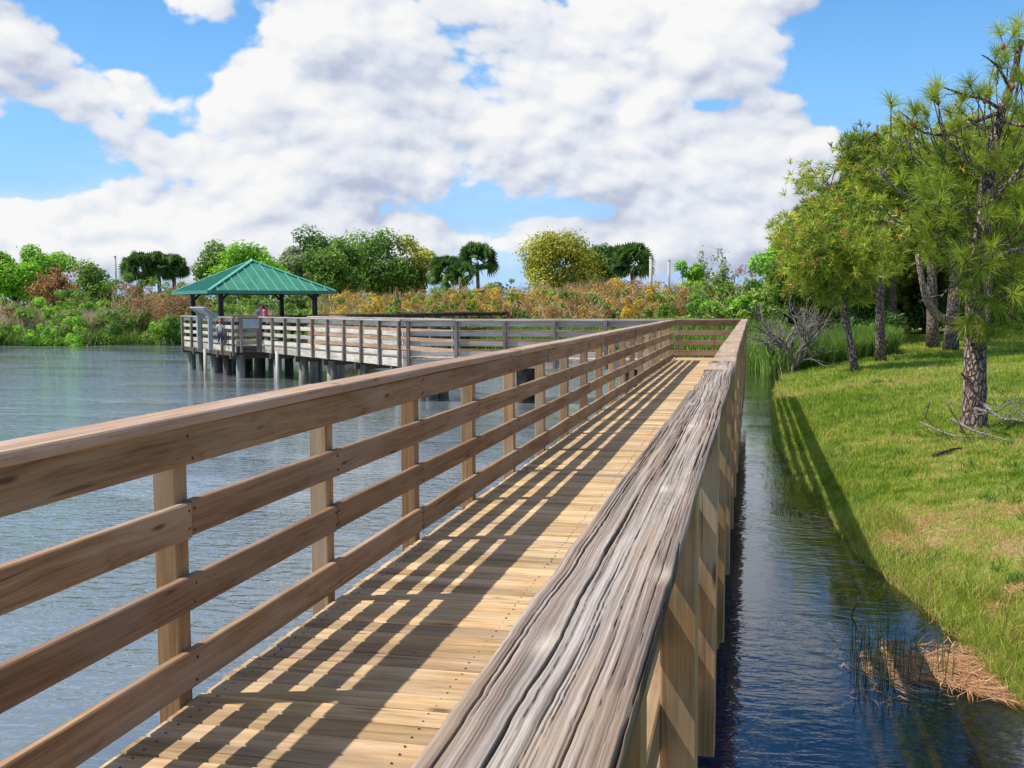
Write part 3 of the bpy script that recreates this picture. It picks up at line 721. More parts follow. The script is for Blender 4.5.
def rail_panel():
    root=empty('notice_panel'); tag(root,'blue-grey notice panel fixed to the railing under the shelter','sign')
    s=at(244,326,37.0);e=at(258,326,37.0); n=Vector((.707,-.707,0))
    q0=Vector((*dia(s1-1.05,54.2),0));
    d=Vector((-.707,-.707,0)); c0=Vector((*E1,0))+d*.12+Vector((.707,-.707,0))*.16; c1=c0+d*.62
    mb=MB(); mb.bar(c0+Vector((0,0,.80)),c1+Vector((0,0,.80)),.02,.32,ch=.004); mb.build('board',PANEL,root)
    mb=MB(); mb.bar(c0+Vector((0,0,.97)),c1+Vector((0,0,.97)),.05,.03,ch=.004); mb.build('top_edge',GREYPLASTIC,root)
    rebase(root,c0)
rail_panel()

# ------------------------------------------------------------------ foliage builders
def unit(n,r=rng):
    v=r.normal(size=(n,3)); return v/np.linalg.norm(v,axis=1,keepdims=True)
def leaf_quads(C,N,size,asp=.5,r=rng,droop=0):
    """diamond leaves at C facing N"""
    n=len(C); t=unit(n,r); t=t-N*np.sum(t*N,1,keepdims=True); t/=np.linalg.norm(t,axis=1,keepdims=True)+1e-9
    b=np.cross(N,t); s=size if hasattr(size,'__len__') else np.full(n,size); s=np.asarray(s)[:,None]
    V=np.stack([C-t*s*.5,C+b*s*asp*.5,C+t*s*.5,C-b*s*asp*.5],1).reshape(-1,3)
    F=np.arange(4*n).reshape(n,4); return V,F
def crown_points(clumps,n,r=rng,shell=.55):
    """clumps (k,4): centre + radius; leaf points and outward normals"""
    cl=np.asarray(clumps,float); w=cl[:,3]**2; idx=r.choice(len(cl),n,p=w/w.sum())
    d=unit(n,r); rr=shell+(1-shell)*r.random(n)**.7; rr*=1+.22*r.normal(size=n)*.5
    C=cl[idx,:3]+d*(cl[idx,3]*rr)[:,None]*np.array([1,1,.85])
    N=d*.9+unit(n,r)*.75+np.array([0,0,.45]); N/=np.linalg.norm(N,axis=1,keepdims=True)
    return C,N,idx
def ellipsoid_clumps(c,rx,ry,rz,k,rmin,rmax,r=rng,low=-.95):
    out=[]
    while len(out)<k:
        d=unit(1,r)[0]
        if d[2]<low: continue
        q=r.uniform(.45,.92); rad=r.uniform(rmin,rmax)
        out.append((c[0]+d[0]*rx*q,c[1]+d[1]*ry*q,c[2]+d[2]*rz*q,rad))
    return out
def crown_mesh(name,clumps,n,size,mat,parent,asp=.6,tint=None,r=rng,shell=.55):
    C,N,idx=crown_points(clumps,n,r,shell); V,F=leaf_quads(C,N,size*r.uniform(.6,1.3,n),asp,r)
    base=r.random(len(clumps)); t=np.clip(.5+.45*(base[idx]-.5)+r.normal(size=n)*.17,0,1)
    return mesh_np(name,V,F,mat,parent,attrs={'tint':t})
def limb_path(p,q,n=5,j=.12,r=random,sag=0):
    p=Vector(p);q=Vector(q);L=(q-p).length; out=[p]
    for i in range(1,n):
        t=i/n; out.append(p.lerp(q,t)+Vector((r.uniform(-j,j),r.uniform(-j,j),r.uniform(-j,j)+sag*math.sin(t*3.14)))*L*.5)
    out.append(q); return out
def tree(label,px,ptop,w_px,D,mat,n=9000,leaf=.30,cat='tree',h_base=None,k=26,bm=B_BROWN,group=None,zc=.52,rz=None,name='broadleaf_tree',shell=.55,fill=1.0,limbs=9,seed=0):
    """crown w_px wide with its top at (px,ptop), D metres ahead"""
    r=np.random.default_rng(1000+seed); rr=random.Random(seed)
    top=at(px,ptop,D); hw=w_px/FPX*D/2; base=Vector((top.x,top.y,float(ground_z(top.x,top.y))))
    H=top.z-base.z; rz=rz or min(max(hw*.80,H*.40),H*.49); c=(top.x,top.y,top.z-rz)
    root=empty(name); tag(root,label,cat,group)
    q_=(30/k)**.4; cl=ellipsoid_clumps(c,hw*1.0,hw*1.0,rz*.95,k,min(hw,rz*1.15)*.30*q_,min(hw,rz*1.15)*.46*q_,r)
    dz=top.z-sorted(q[2]+q[3]*.85 for q in cl)[-3]; cl=[(q[0],q[1],q[2]+dz,q[3]) for q in cl]
    crown_mesh('crown',cl,n,leaf,mat,root,r=r,shell=shell)
    mb=MB(); fork=base+Vector((0,0,H*.30)); rt=max(.12,H*.022)
    mb.tube([base+Vector((0,0,-.2)),base.lerp(fork,.5)+Vector((rr.uniform(-.1,.1),0,0)),fork],[rt*1.3,rt,rt*.85],8)
    for q in rr.sample(cl,min(limbs,len(cl))):
        pts=limb_path(fork,Vector(q[:3]),5,.10,rr); mb.tube(pts,[rt*.55*(1-.8*i/5) for i in range(6)],5,cap=False)
    mb.build('trunk',bm,root,smooth=True)
    rebase(root,base); return root
def bare_twigs(mb,p,d,L,r0,depth,rr,spread=.6,nb=3,up=.15,sides=4):
    d=Vector(d).normalized(); pts=[Vector(p)]; n=4; cur=Vector(p); dd=d.copy()
    for i in range(n):
        dd=(dd+Vector((rr.uniform(-1,1),rr.uniform(-1,1),rr.uniform(-1,1)+up))*.22).normalized(); cur=cur+dd*(L/n); pts.append(cur.copy())
    mb.tube(pts,[r0*(1-.45*i/n) for i in range(n+1)],sides,cap=False)
    if depth>0:
        for j in range(nb):
            k=rr.choice([2,3,4,4]); s=Vector((rr.uniform(-1,1),rr.uniform(-1,1),rr.uniform(-1,1)))
            bare_twigs(mb,pts[k],(dd+s*spread*1.3),L*rr.uniform(.5,.8),r0*.5,depth-1,rr,spread,nb,up,max(3,sides-1))
def bare_tree(label,px,ptop,w_px,D,mat,leafm=None,n=0,cat='tree',stems=6,depth=3,nb=3,r0=.06,name='bare_tree',base=None,seed=0,leaf=.15):
    rr=random.Random(seed); r=np.random.default_rng(seed)
    top=at(px,ptop,D); base=base or Vector((top.x,top.y,float(ground_z(top.x,top.y)))); H=top.z-base.z; hw=w_px/FPX*D/2
    root=empty(name); tag(root,label,cat); mb=MB()
    for i in range(stems):
        a=6.283*i/stems+rr.uniform(-.3,.3); k=rr.uniform(.2,1)*hw*.55
        bare_twigs(mb,base+Vector((math.cos(a)*.12,math.sin(a)*.12,-.1)),(math.cos(a)*k,math.sin(a)*k,H*.55),H*.50,r0,depth,rr,nb=nb)
    V=np.array(mb.v)                                 # keep the outline inside its own height and spread
    s=np.array([1,1,(top.z-base.z)/max(V[:,2].max()-base.z,.1)]); b=np.array(base)
    sx=hw/max(np.percentile(np.abs(V[:,0]-base.x),98),.1); s[0]=s[1]=sx
    mb.v=[tuple(q) for q in (V-b)*s+b]
    mb.build('branches',mat,root,smooth=True)
    if leafm is not None:
        V=np.array(mb.v); V=V[V[:,2]>base.z+H*.3]; C=V[r.choice(len(V),n)]+r.normal(size=(n,3))*leaf*.8
        N=unit(n,r)+np.array([0,0,.5]); N/=np.linalg.norm(N,axis=1,keepdims=True); Vq,F=leaf_quads(C,N,leaf*r.uniform(.6,1.3,n),.6,r)
        mesh_np('crown',Vq,F,leafm,root,attrs={'tint':r.random(n)})
    rebase(root,base); return root
def fan_fronds(c,R,n,r,down=-.5):
    """stiff palm fans round a growing point"""
    Vs=[];Fs=[];T=[];o=0
    for i in range(n):
        d=unit(1,r)[0]
        if d[2]<down: d[2]=-d[2]
        d/=np.linalg.norm(d); L=R*r.uniform(.55,.8); tip=np.array(c)+d*L; sag=np.array([0,0,-.35*R*r.uniform(.2,1)])
        x=np.cross(d,unit(1,r)[0]); x/=np.linalg.norm(x); m=11; tt=r.random()
        for j in range(m):
            a=(j/(m-1)-.5)*3.0; e=d*math.cos(a)+x*math.sin(a); l=R*.5*(.8+.3*math.cos(a)); w=R*.055
            sd=np.cross(e,np.cross(d,x)); p0=tip; p1=tip+e*l*.55; p2=tip+e*l+sag*.5
            Vs+= [p0,p1-sd*w,p2,p1+sd*w]; Fs.append([o,o+1,o+2,o+3]); o+=4; T.append(np.clip(tt+r.normal()*.12,0,1))
    return np.array(Vs),np.array(Fs),np.array(T)
def palm(label,px,ptop,w_px,D,seed=0,group=None,n=70,mat=None):
    r=np.random.default_rng(seed+500); top=at(px,ptop,D); R=w_px/FPX*D/2; c=top-Vector((0,0,R*.85))
    base=Vector((top.x,top.y,float(ground_z(top.x,top.y)))); root=empty('cabbage_palm'); tag(root,label,'palm',group)
    V,F,T=fan_fronds(c,R*1.05,n,r); mesh_np('crown',V,F,mat or L_DARK,root,attrs={'tint':T})
    mb=MB(); mb.tube([base,base.lerp(Vector(c),.5)+Vector((.1,0,0)),Vector(c)],[.2,.17,.16],8); mb.build('trunk',B_GREY,root,smooth=True)
    rebase(root,base)

# ------------------------------------------------------------------ the far bank
tree('dense bright green round-topped tree at the far left edge of the lake bank',14,250,66,96,L_BRIGHT,seed=1,n=15000,k=30)
tree('bright green tree beside the one at the far left edge, its left half shaded',46,252,50,99,L_BRIGHT,seed=2,n=9000)
bare_tree('greyish-brown twiggy tree in front of the two far-left green trees',54,259,48,86,B_GREY,L_RUST,5000,seed=3,stems=9,depth=3,r0=.09,leaf=.2)
tree('small loose pale green tree right of the greyish twiggy one',92,265,40,92,L_MID,seed=4,n=4500,k=16,leaf=.26)
palm('first of the three dark cabbage palms left of the shelter',140,257,34,90,1,n=130);palm('second of the three dark cabbage palms left of the shelter',158,256,30,91,2,n=130);palm('third of the three dark cabbage palms left of the shelter, nearest the roof',173,258,26,92,3,n=120)
bare_tree('bare grey tree rising just left of the shelter roof',201,241,34,100,B_GREY,None,0,seed=5,stems=4,depth=3,r0=.07)
tree('bright green tree peeking out left behind the shelter roof',219,246,52,98,L_MID,seed=6,n=7000,leaf=.28)
tree('vivid lime green tree directly behind the shelter roof peak',250,243,76,92,L_BRIGHT,seed=7,n=11000,k=34)
tree('dark green tree between the lime tree and the pale green ones',318,235,72,104,L_DARK,seed=8,n=11000,k=34)
tree('grey-green tree low beside the right slope of the shelter roof',292,248,40,98,L_GREYG,seed=9,n=5000)
tree('light green tree just right of the shelter roof',338,243,58,90,L_MID,seed=10,n=9000)
tree('tall light green spreading tree with gaps in its crown right of the shelter',380,231,86,96,L_MID,seed=11,n=13000,k=38,shell=.45)
tree('thin yellow-green tree at the right end of the row behind the shelter',412,246,44,97,L_OLIVE,seed=12,n=5000,k=20)
palm('small dark cabbage palm in the gap right of the light green trees',446,259,32,92,13,n=110);palm('low cabbage palm tucked below the tall rounded one',460,264,30,90,15,n=50)
palm('tall rounded cabbage palm standing against the cloud left of centre',477,247,36,94,14,n=110)
tree('large olive-yellow spreading tree at the centre of the skyline',560,229,92,88,L_OLIVE,seed=16,n=15000,k=44,shell=.4,leaf=.26,limbs=14,bm=B_BROWN)
tree('dark green tree leaning against the right side of the olive-yellow tree',604,247,48,90,L_DARK,seed=17,n=8000)
palm('dark cabbage palm on the right flank of the olive-yellow tree',632,248,38,88,18,n=130); palm('shaded cabbage palm between the dark tree and the right-flank palm',616,250,30,91,19,n=110)
bare_tree('small airy grey-green tree alone on the skyline right of the poles',709,247,42,80,B_GREY,L_GREYG,1600,seed=20,stems=3,depth=4,r0=.07,leaf=.22)
tree('low lime green bush-like tree below the airy skyline tree',690,264,26,78,L_BRIGHT,seed=21,n=2500,k=12,leaf=.22)
def pole(label,px,ptop,D,r=.16):
    top=at(px,ptop,D); b=Vector((top.x,top.y,float(ground_z(top.x,top.y)))); root=empty('utility_pole'); tag(root,label,'pole')
    mb=MB(); mb.tube([b,b.lerp(top,.5),top],[r*1.1,r,r*.95],10); mb.build('shaft',CONCRETE,root,smooth=True)
    mb=MB(); mb.tube([top,top+Vector((0,0,.12))],[r*1.15,r*.9],10); mb.build('cap',CONCRETE,root)
    rebase(root,b)
pole('taller pale pole rising from the shrubs right of the palms',651,258,80,.13); pole('shorter pale pole just right of the taller one above the shrubs',669,261,84,.11); pole('thin grey pole far off above the left bank trees',115,257,110,.12)

# shrub thickets nobody could count, one object for each kind of growth
def thicket(name,label,spots,mat,n,leaf,seed,twig=None,ntw=0,asp=.55):
    """spots: (px, top, half width px, D)"""
    r=np.random.default_rng(seed); cl=[];tw=[]
    for (px,pt,hw,D) in spots:
        top=at(px,pt,D); R=hw/FPX*D; g=float(ground_z(top.x,top.y)); H=max(top.z-g,.6)
        for i in range(7):
            rad=R*r.uniform(.30,.50); rad=min(rad,H*.45)
            z=g+(H-rad*.85)*r.uniform(.25,1.0); cl.append((top.x+r.uniform(-1,1)*R*.75,top.y+r.uniform(-1,1)*R*.75,z,rad))
        tw.append((top.x,top.y,g,H,R))
    C,N,idx=crown_points(cl,n,r,.5); C[:,2]=np.maximum(C[:,2],WATER_Z+.05); V,F=leaf_quads(C,N,leaf*r.uniform(.6,1.35,n),asp,r)
    b=r.random(len(cl)); t=np.clip(.5+.6*(b[idx]-.5)+r.normal(size=n)*.2,0,1)
    mesh_np(name,V,F,mat,attrs={'tint':t}); o=bpy.context.scene.collection.objects[-1]; tag(o,label,'shrubs',kind='stuff')
    return tw
def twig_mass(name,label,tw,n,mat,seed,L=1.2,w=.035):
    r=np.random.default_rng(seed); T=np.array(tw); ar=T[:,4]; i=r.choice(len(T),n,p=ar/ar.sum()); t=T[i]
    P0=np.stack([t[:,0]+r.normal(size=n)*t[:,4]*.55,t[:,1]+r.normal(size=n)*t[:,4]*.55,t[:,2]+t[:,3]*r.uniform(0,.85,n)],-1)
    d=r.normal(size=(n,3))*[.6,.6,.35]+[0,0,.75]; d/=np.linalg.norm(d,axis=1,keepdims=True); l=L*r.uniform(.4,1.1,n)[:,None]
    s=np.cross(d,unit(n,r)); s/=np.linalg.norm(s,axis=1,keepdims=True); s*=w
    P1=P0+d*l; hi=t[:,2]+t[:,3]*1.04; P1[:,2]=np.minimum(P1[:,2],hi)
    V=np.stack([P0-s,P0+s,P1+s*.4,P1-s*.4],1).reshape(-1,3); F=np.arange(4*n).reshape(n,4)
    o=mesh_np(name,V,F,mat,attrs={'tint':r.random(n)}); tag(o,label,'shrubs',kind='stuff')
def row(x0,x1,n,top0,top1,D0,D1,hw,seed,jit=5):
    r=random.Random(seed); out=[]
    for i in range(n):
        t=(i+r.uniform(-.4,.4))/max(n-1,1); t=min(max(t,0),1)
        out.append((x0+(x1-x0)*t,top0+(top1-top0)*t+r.uniform(-jit,jit),hw*r.uniform(.75,1.25),D0+(D1-D0)*r.random()))
    return out
far_wood=thicket('far_woodland','low dark green woodland far behind the marsh and the shelter',row(-60,800,40,284,282,100,112,26,90,5),L_DARK,26000,.36,91)
gold=thicket('golden_shrubs','golden and orange leaved shrubs filling the marsh behind the grey railing',
   row(325,560,22,290,284,66,80,16,1)+row(410,660,24,288,280,66,82,16,2)+row(330,640,22,301,300,62,70,16,3)+row(640,720,5,287,286,70,80,15,4),L_GOLD,52000,.17,41)
rust=thicket('rusty_shrubs','rusty brown shrubs mixed through the marsh and behind the left bank',
   row(560,730,16,279,284,64,84,17,5)+row(330,700,22,304,300,60,72,16,6)+row(122,205,8,284,286,80,92,15,7)+row(130,200,7,296,296,76,84,14,8)+row(-10,30,3,300,300,78,84,14,9)+row(745,800,4,262,262,66,74,14,39),L_RUST,36000,.16,42)
green=thicket('green_marsh_shrubs','fresh green shrubs along the marsh and the far bank of the lake',
   row(335,700,16,292,288,62,70,12,97)+row(340,690,14,302,302,60,66,13,98)+
   row(-30,190,16,305,314,74,82,17,10,6)+row(-30,120,10,290,296,82,90,15,11,8)+row(60,130,7,285,300,78,86,16,12,6)+row(205,335,14,308,300,73,82,15,13)+row(200,340,14,292,290,82,92,16,93)+row(118,200,7,276,276,84,88,16,95)+row(425,505,7,279,279,84,90,14,96)+
   row(695,770,14,280,266,56,72,18,14,7)+row(700,780,12,306,302,52,60,17,15)+row(500,700,12,316,316,58,66,12,16)+row(330,500,8,316,318,62,68,10,17)+row(735,800,8,330,322,50,56,14,18),L_MID,112000,.20,43)
lime=thicket('lime_shrubs','lime green shrubs catching the light on the left bank and beside the channel',
   row(40,110,6,292,308,76,84,12,19)+row(150,300,7,318,312,70,76,10,20)+row(700,760,8,296,290,52,60,12,21)+row(-20,90,6,318,320,70,76,12,35),L_BRIGHT,26000,.17,44)
twig_mass('bare_twigs','grey-brown bare twigs poking through the marsh shrubs',gold+rust+rust+lime,9000,L_REED,45,L=1.1,w=.011)
twig_mass('bare_twigs','dark purple-brown bare stems in the shade of the marsh shrubs',gold+rust+rust,7000,L_RUST,46,L=1.2,w=.014)

# reeds and low waterside growth
def bent(n):
    k=np.arange(n)[:,None]*5; return [k+np.array([[0,1,2,4]]),k+np.array([[4,2,3]])]
def blades(name,label,P,H,w,mat,tint,seed,lean=.25,cat='reeds',bend=.3):
    r=np.random.default_rng(seed); n=len(P); a=r.uniform(0,6.283,n); s=np.stack([np.cos(a),np.sin(a),np.zeros(n)],-1)
    b=r.uniform(0,6.283,n); l=np.stack([np.cos(b)*lean*r.random(n),np.sin(b)*lean*r.random(n),np.ones(n)],-1)
    H=np.asarray(H)[:,None]; w=(np.asarray(w) if hasattr(w,'__len__') else np.full(n,w))[:,None]
    M_=P+l*H*.55; T=P+l*H*[[1,1,.95]]+np.stack([np.cos(b),np.sin(b),np.zeros(n)],-1)*H*bend*r.random(n)[:,None]
    V=np.stack([P-s*w,P+s*w,M_+s*w*.7,T,M_-s*w*.7],1).reshape(-1,3)
    o=mesh_np(name,V,bent(n),mat,attrs={'tint':np.concatenate([tint,tint])}); 
    if label: tag(o,label,cat,kind='stuff')
    return o
def shore_pts(n,x0,x1,d0,d1,seed,pxrange=None):
    """random spots d0..d1 metres from the waterline, x0..x1"""
    r=np.random.default_rng(seed); out=[]
    while sum(map(len,out))<n:
        X=r.uniform(x0,x1,n*4);Y=r.uniform(40,76,n*4) ; sd=shore_sd(X,Y); k=(sd>d0)&(sd<d1); out.append(np.stack([X[k],Y[k],np.maximum(ground_z(X[k],Y[k]),WATER_Z-.05)],-1))
    return np.concatenate(out)[:n]
P_=shore_pts(26000,-75,-30,-.4,3.2,51); blades('waterside_grass','low dark green growth along the waterline of the far left bank',P_,rng.uniform(.35,1.0,len(P_)),.035,L_MID,rng.random(len(P_))*.8,52,cat='grass')
P_=shore_pts(14000,-58,-33,2.5,7.0,53); P_=P_[lump(P_[:,0],P_[:,1],2.4,9)>-.15]; blades('straw_reeds','dry straw-coloured reeds standing behind the green waterline on the left bank',P_,rng.uniform(1.0,2.1,len(P_)),.035,L_REED,rng.random(len(P_)),54)
P_=shore_pts(30000,-34,1.5,-.6,5,55); blades('green_reeds','green reeds along the marsh edge seen between the rails',P_,rng.uniform(.5,1.5,len(P_)),.03,L_MID,rng.random(len(P_)),56)
P_=shore_pts(9000,-30,1.5,-.3,1.2,57); blades('dead_reed_fringe','brown dead reed fringe at the foot of the marsh shrubs',P_,rng.uniform(.2,.8,len(P_)),.03,L_REED,rng.random(len(P_))*.7,58)

# ------------------------------------------------------------------ the right bank: pines
def needle_tufts(C,D,L,per,w,r,spread=.9):
    """C (n,3) twig ends, D (n,3) twig directions: long thin needles fanning out of each"""
    n=len(C); c=np.repeat(C,per,0); d=np.repeat(D,per,0); m=len(c)
    back=r.random(m)[:,None]*.35; e=d*(.75)+unit(m,r)*spread; e/=np.linalg.norm(e,axis=1,keepdims=True)
    l=L*r.uniform(.65,1.1,m)[:,None]; p=c-d*back*L
    s=np.cross(e,unit(m,r)); s/=np.linalg.norm(s,axis=1,keepdims=True); s*=w
    t=p+e*l+np.array([0,0,-1])*(l*.12); mid=p+e*l*.55
    V=np.stack([p-s,p+s,mid+s*.8,t,mid-s*.8],1).reshape(-1,3); F=bent(m)
    return V,F
def far_pine(label,base,H,lean,rx,rz,zc,D,seed,ntuft=1500,L=.34,w=.012,per=16,trunk_r=.16,low=None,limbs=16,mat=None,clump=.9):
    r=np.random.default_rng(seed);rr=random.Random(seed); base=Vector(base); root=empty('pine_tree'); tag(root,label,'pine')
    top=base+Vector((lean[0],lean[1],H)); c=np.array([base.x+lean[0]*.8,base.y+lean[1]*.8,base.z+zc])
    mb=MB(); N=8; path=[]
    for i in range(N+1):
        t=i/N; path.append(base.lerp(top,t)+Vector((math.sin(t*4+seed)*.10,math.cos(t*3.3+seed)*.10,0))*t*2-(Vector((0,0,.15)) if i==0 else Vector((0,0,0))))
    mb.tube(path,[trunk_r*(1.15 if i==0 else 1)*(1-.8*i/N) for i in range(N+1)],10); mb.build('trunk',B_PINE,root,smooth=True)
    cl=[]; bb=MB()
    for i in range(limbs):
        t=rr.uniform(.38,.98); k=path[min(int(t*N),N-1)].lerp(path[min(int(t*N)+1,N)],t*N%1); a=rr.uniform(0,6.28)
        d=unit(1,r)[0]; e=Vector((c[0]+d[0]*rx*rr.uniform(.5,.95),c[1]+d[1]*rx*rr.uniform(.5,.95),max(c[2]+d[2]*rz*rr.uniform(.4,.95),base.z+1.7)))
        pts=limb_path(k,e,6,.16,rr,sag=.12); bb.tube(pts,[trunk_r*.30*(1-.85*j/6) for j in range(7)],5,cap=False)
        for j in (3,4,5,6): cl.append((*pts[j],clump*rr.uniform(.6,1.2)*(.7+.1*j)))
        for j in (3,5):
            q=pts[j]+Vector((rr.uniform(-1,1),rr.uniform(-1,1),rr.uniform(-.4,.7)))*1.2; bb.tube(limb_path(pts[j],q,3,.2,rr),[.03,.025,.018,.01],4,cap=False); cl.append((*q,clump*rr.uniform(.5,.9)))
    bb.build('branches',B_PINE,root,smooth=True)
    cl=np.array(cl); idx=r.integers(0,len(cl),ntuft); dirn=unit(ntuft,r); C=cl[idx,:3]+dirn*(cl[idx,3]*r.uniform(.2,1,ntuft)**.6)[:,None]*[1,1,.7]
    dirn=dirn*.7+[0,0,.5]; dirn/=np.linalg.norm(dirn,axis=1,keepdims=True)
    C[:,2]=np.maximum(C[:,2],base.z+.9)
    V,F=needle_tufts(C,dirn,L,per,w,r); b=r.random(len(cl)); tt=np.clip(.47+.5*(b[idx]-.5)+r.normal(size=ntuft)*.14,0,1); tt=np.where(r.random(ntuft)<.05,1,tt)
    t=np.clip(np.repeat(tt,per)+r.normal(size=ntuft*per)*.08,0,1); mesh_np('crown',V,F,mat or L_PINE,root,attrs={'tint':np.concatenate([t,t])})
    rebase(root,base); return root
def gb(px,py,D):
    p=at(px,py,D); return (p.x,p.y,float(ground_z(p.x,p.y)))
far_pine('slim leaning pine nearest the water with a crooked dark trunk',gb(856,372,33.5),4.9,(-.8,.3),1.5,1.3,3.6,33,61,ntuft=1215,trunk_r=.14,limbs=14)
far_pine('straight slim pine second from the water with a flaky trunk',gb(881,362,37.5),8.3,(-.3,.2),2.7,2.8,5.6,37,62,ntuft=2565,trunk_r=.19,limbs=20)
far_pine('pine behind the foreground pine, the left of two close trunks',gb(933,352,44),9.3,(-.5,.4),3.0,3.3,6.2,44,63,ntuft=2835,trunk_r=.27,limbs=20)
far_pine('thick pine behind the foreground pine, the right of two close trunks',gb(950,358,40.5),9.2,(.3,.4),3.1,3.0,6.3,40,64,ntuft=2835,trunk_r=.29,limbs=20)
far_pine('shaded pine standing at the back of the grass near the right edge',gb(1008,336,52),10.5,(.3,.3),3.6,3.4,6.8,52,65,ntuft=2430,trunk_r=.24,L=.36,w=.013,limbs=18)
far_pine('tall pine whose yellow-green crown makes the left shoulder of the tree mass',gb(845,345,50),8.6,(-.4,.3),3.1,3.3,5.4,50,66,ntuft=3375,trunk_r=.18,L=.36,w=.013,limbs=24)
far_pine('pine with the highest rounded crown behind the straight slim pine',gb(893,345,54),10.6,(0,.3),3.6,4.0,6.7,54,67,ntuft=3510,trunk_r=.20,L=.36,w=.014,limbs=24)
far_pine('pine crown at the upper right behind the foreground pine',gb(985,345,48),10.4,(.5,.3),3.6,3.6,7.0,48,68,ntuft=3375,trunk_r=.2,L=.36,w=.013,limbs=22)
for (lab,x,y,D,rx,rz,sd) in (('pine filling the left edge of the tree mass behind the two slim pines',822,205,57,3.2,3.6,111),('rounded pine crown low behind the straight slim pine',868,172,60,3.8,4.2,112),
        ('pine crown seen through the limbs of the foreground pine',930,158,61,4.0,4.4,113),('pine crown at the far right edge behind the foreground pine',1015,140,58,4.2,4.6,114),('pine closing the gap between the two close trunks and the right edge',972,180,64,4.2,4.6,115)):
    q=at(x,y,D); g_=float(ground_z(q.x,q.y)); Hh=q.z-g_
    far_pine(lab,(q.x,q.y,g_),Hh,(0,.2),rx,rz*1.05,Hh-rz*1.0,D,sd,ntuft=3600,L=.38,w=.017,limbs=26,trunk_r=.2)
tree('bright green leafy tree at the left foot of the pine mass',786,236,70,62,L_BRIGHT,seed=71,n=14000,leaf=.22,k=28)
tree('dark glossy green bush-like tree below the bright green one beside the pines',792,262,40,57,L_DARK,seed=72,n=5000,leaf=.20,k=18)
tree('reddish-brown thinly leaved tree between the bright tree and the pines',812,248,44,58,L_RUST,seed=73,n=2600,leaf=.16,k=18)
tree('broad dark broadleaf tree shading the back of the lawn',930,262,110,62,L_DARK,seed=74,n=12000,leaf=.28,k=36)
tree('dark broadleaf tree closing the view at the right edge behind the lawn',1020,258,110,64,L_DARK,seed=75,n=11000,leaf=.28,k=34)
tree('deep green understorey tree behind the straight slim pine',868,285,60,56,L_MID,seed=76,n=7000,leaf=.2,k=24)
sh2=thicket('understorey_shrubs','dark green undergrowth at the back of the lawn beneath the pines',row(838,905,8,318,312,46,52,15,80)+row(895,1040,9,300,300,62,72,24,81)+row(800,1060,16,292,286,60,70,26,94),L_DARK,42000,.2,82)
P_=[]; r_=np.random.default_rng(83)
for _ in range(60000):
    x=r_.uniform(1.7,5.4);y=r_.uniform(39,47)
    P_.append((x,y))
P_=np.array(P_); P_=P_[(P_[:,1]>40.2+ (P_[:,0]-1)*.5)][:24000]; P_=np.concatenate([P_,np.maximum(ground_z(P_[:,0],P_[:,1]),WATER_Z)[:,None]],1)
blades('tall_grass','tall green grass behind the dead bush where the bank begins',P_,r_.uniform(.5,1.25,len(P_)),.016,L_MID,r_.random(len(P_))*.9,84,cat='grass',lean=.5)

# dead shrub standing at the water's edge
dead=bare_tree('leafless silvery shrub with many stems at the water edge beyond the rail',786,287,92,41.5,B_DEAD,stems=13,depth=3,nb=3,r0=.11,name='dead_shrub',base=Vector((1.55,40.9,WATER_Z+.03)),seed=91)
# long dead limb reaching out of the trees
def dead_branch(label,pts,r0,twigs=0,seed=0,mat=None,name='dead_branch',own=True,parent=None,tl=.35):
    rr=random.Random(seed); mb=MB(); P=[at(*p) for p in pts]; n=len(P)
    # smooth the path
    Q=[]
    for i in range(n-1):
        for k in range(3):
            t=k/3; a=P[max(i-1,0)];b=P[i];c=P[i+1];d=P[min(i+2,n-1)]
            Q.append(.5*((2*b)+(c-a)*t+(2*a-5*b+4*c-d)*t*t+(3*b-a-3*c+d)*t**3))
    Q.append(P[-1]); m=len(Q)
    mb.tube(Q,[r0*(1-.72*i/(m-1)) for i in range(m)],8)
    for i in range(twigs):
        k=rr.randrange(m//4,m); bare_twigs(mb,Q[k],Vector((rr.uniform(-1,1),rr.uniform(-1,1),rr.uniform(-.6,.8))),tl*rr.uniform(.5,1.2),r0*.3,1,rr,nb=2)
    if own:
        root=mb.build(name,mat or B_DEAD,None,smooth=True); tag(root,label,'branch'); 
        c=P[0]; 
        for v in root.data.vertices: v.co-=c
        root.location=c; return root
    return mb.build(name,mat or B_PINE,parent,smooth=True),Q

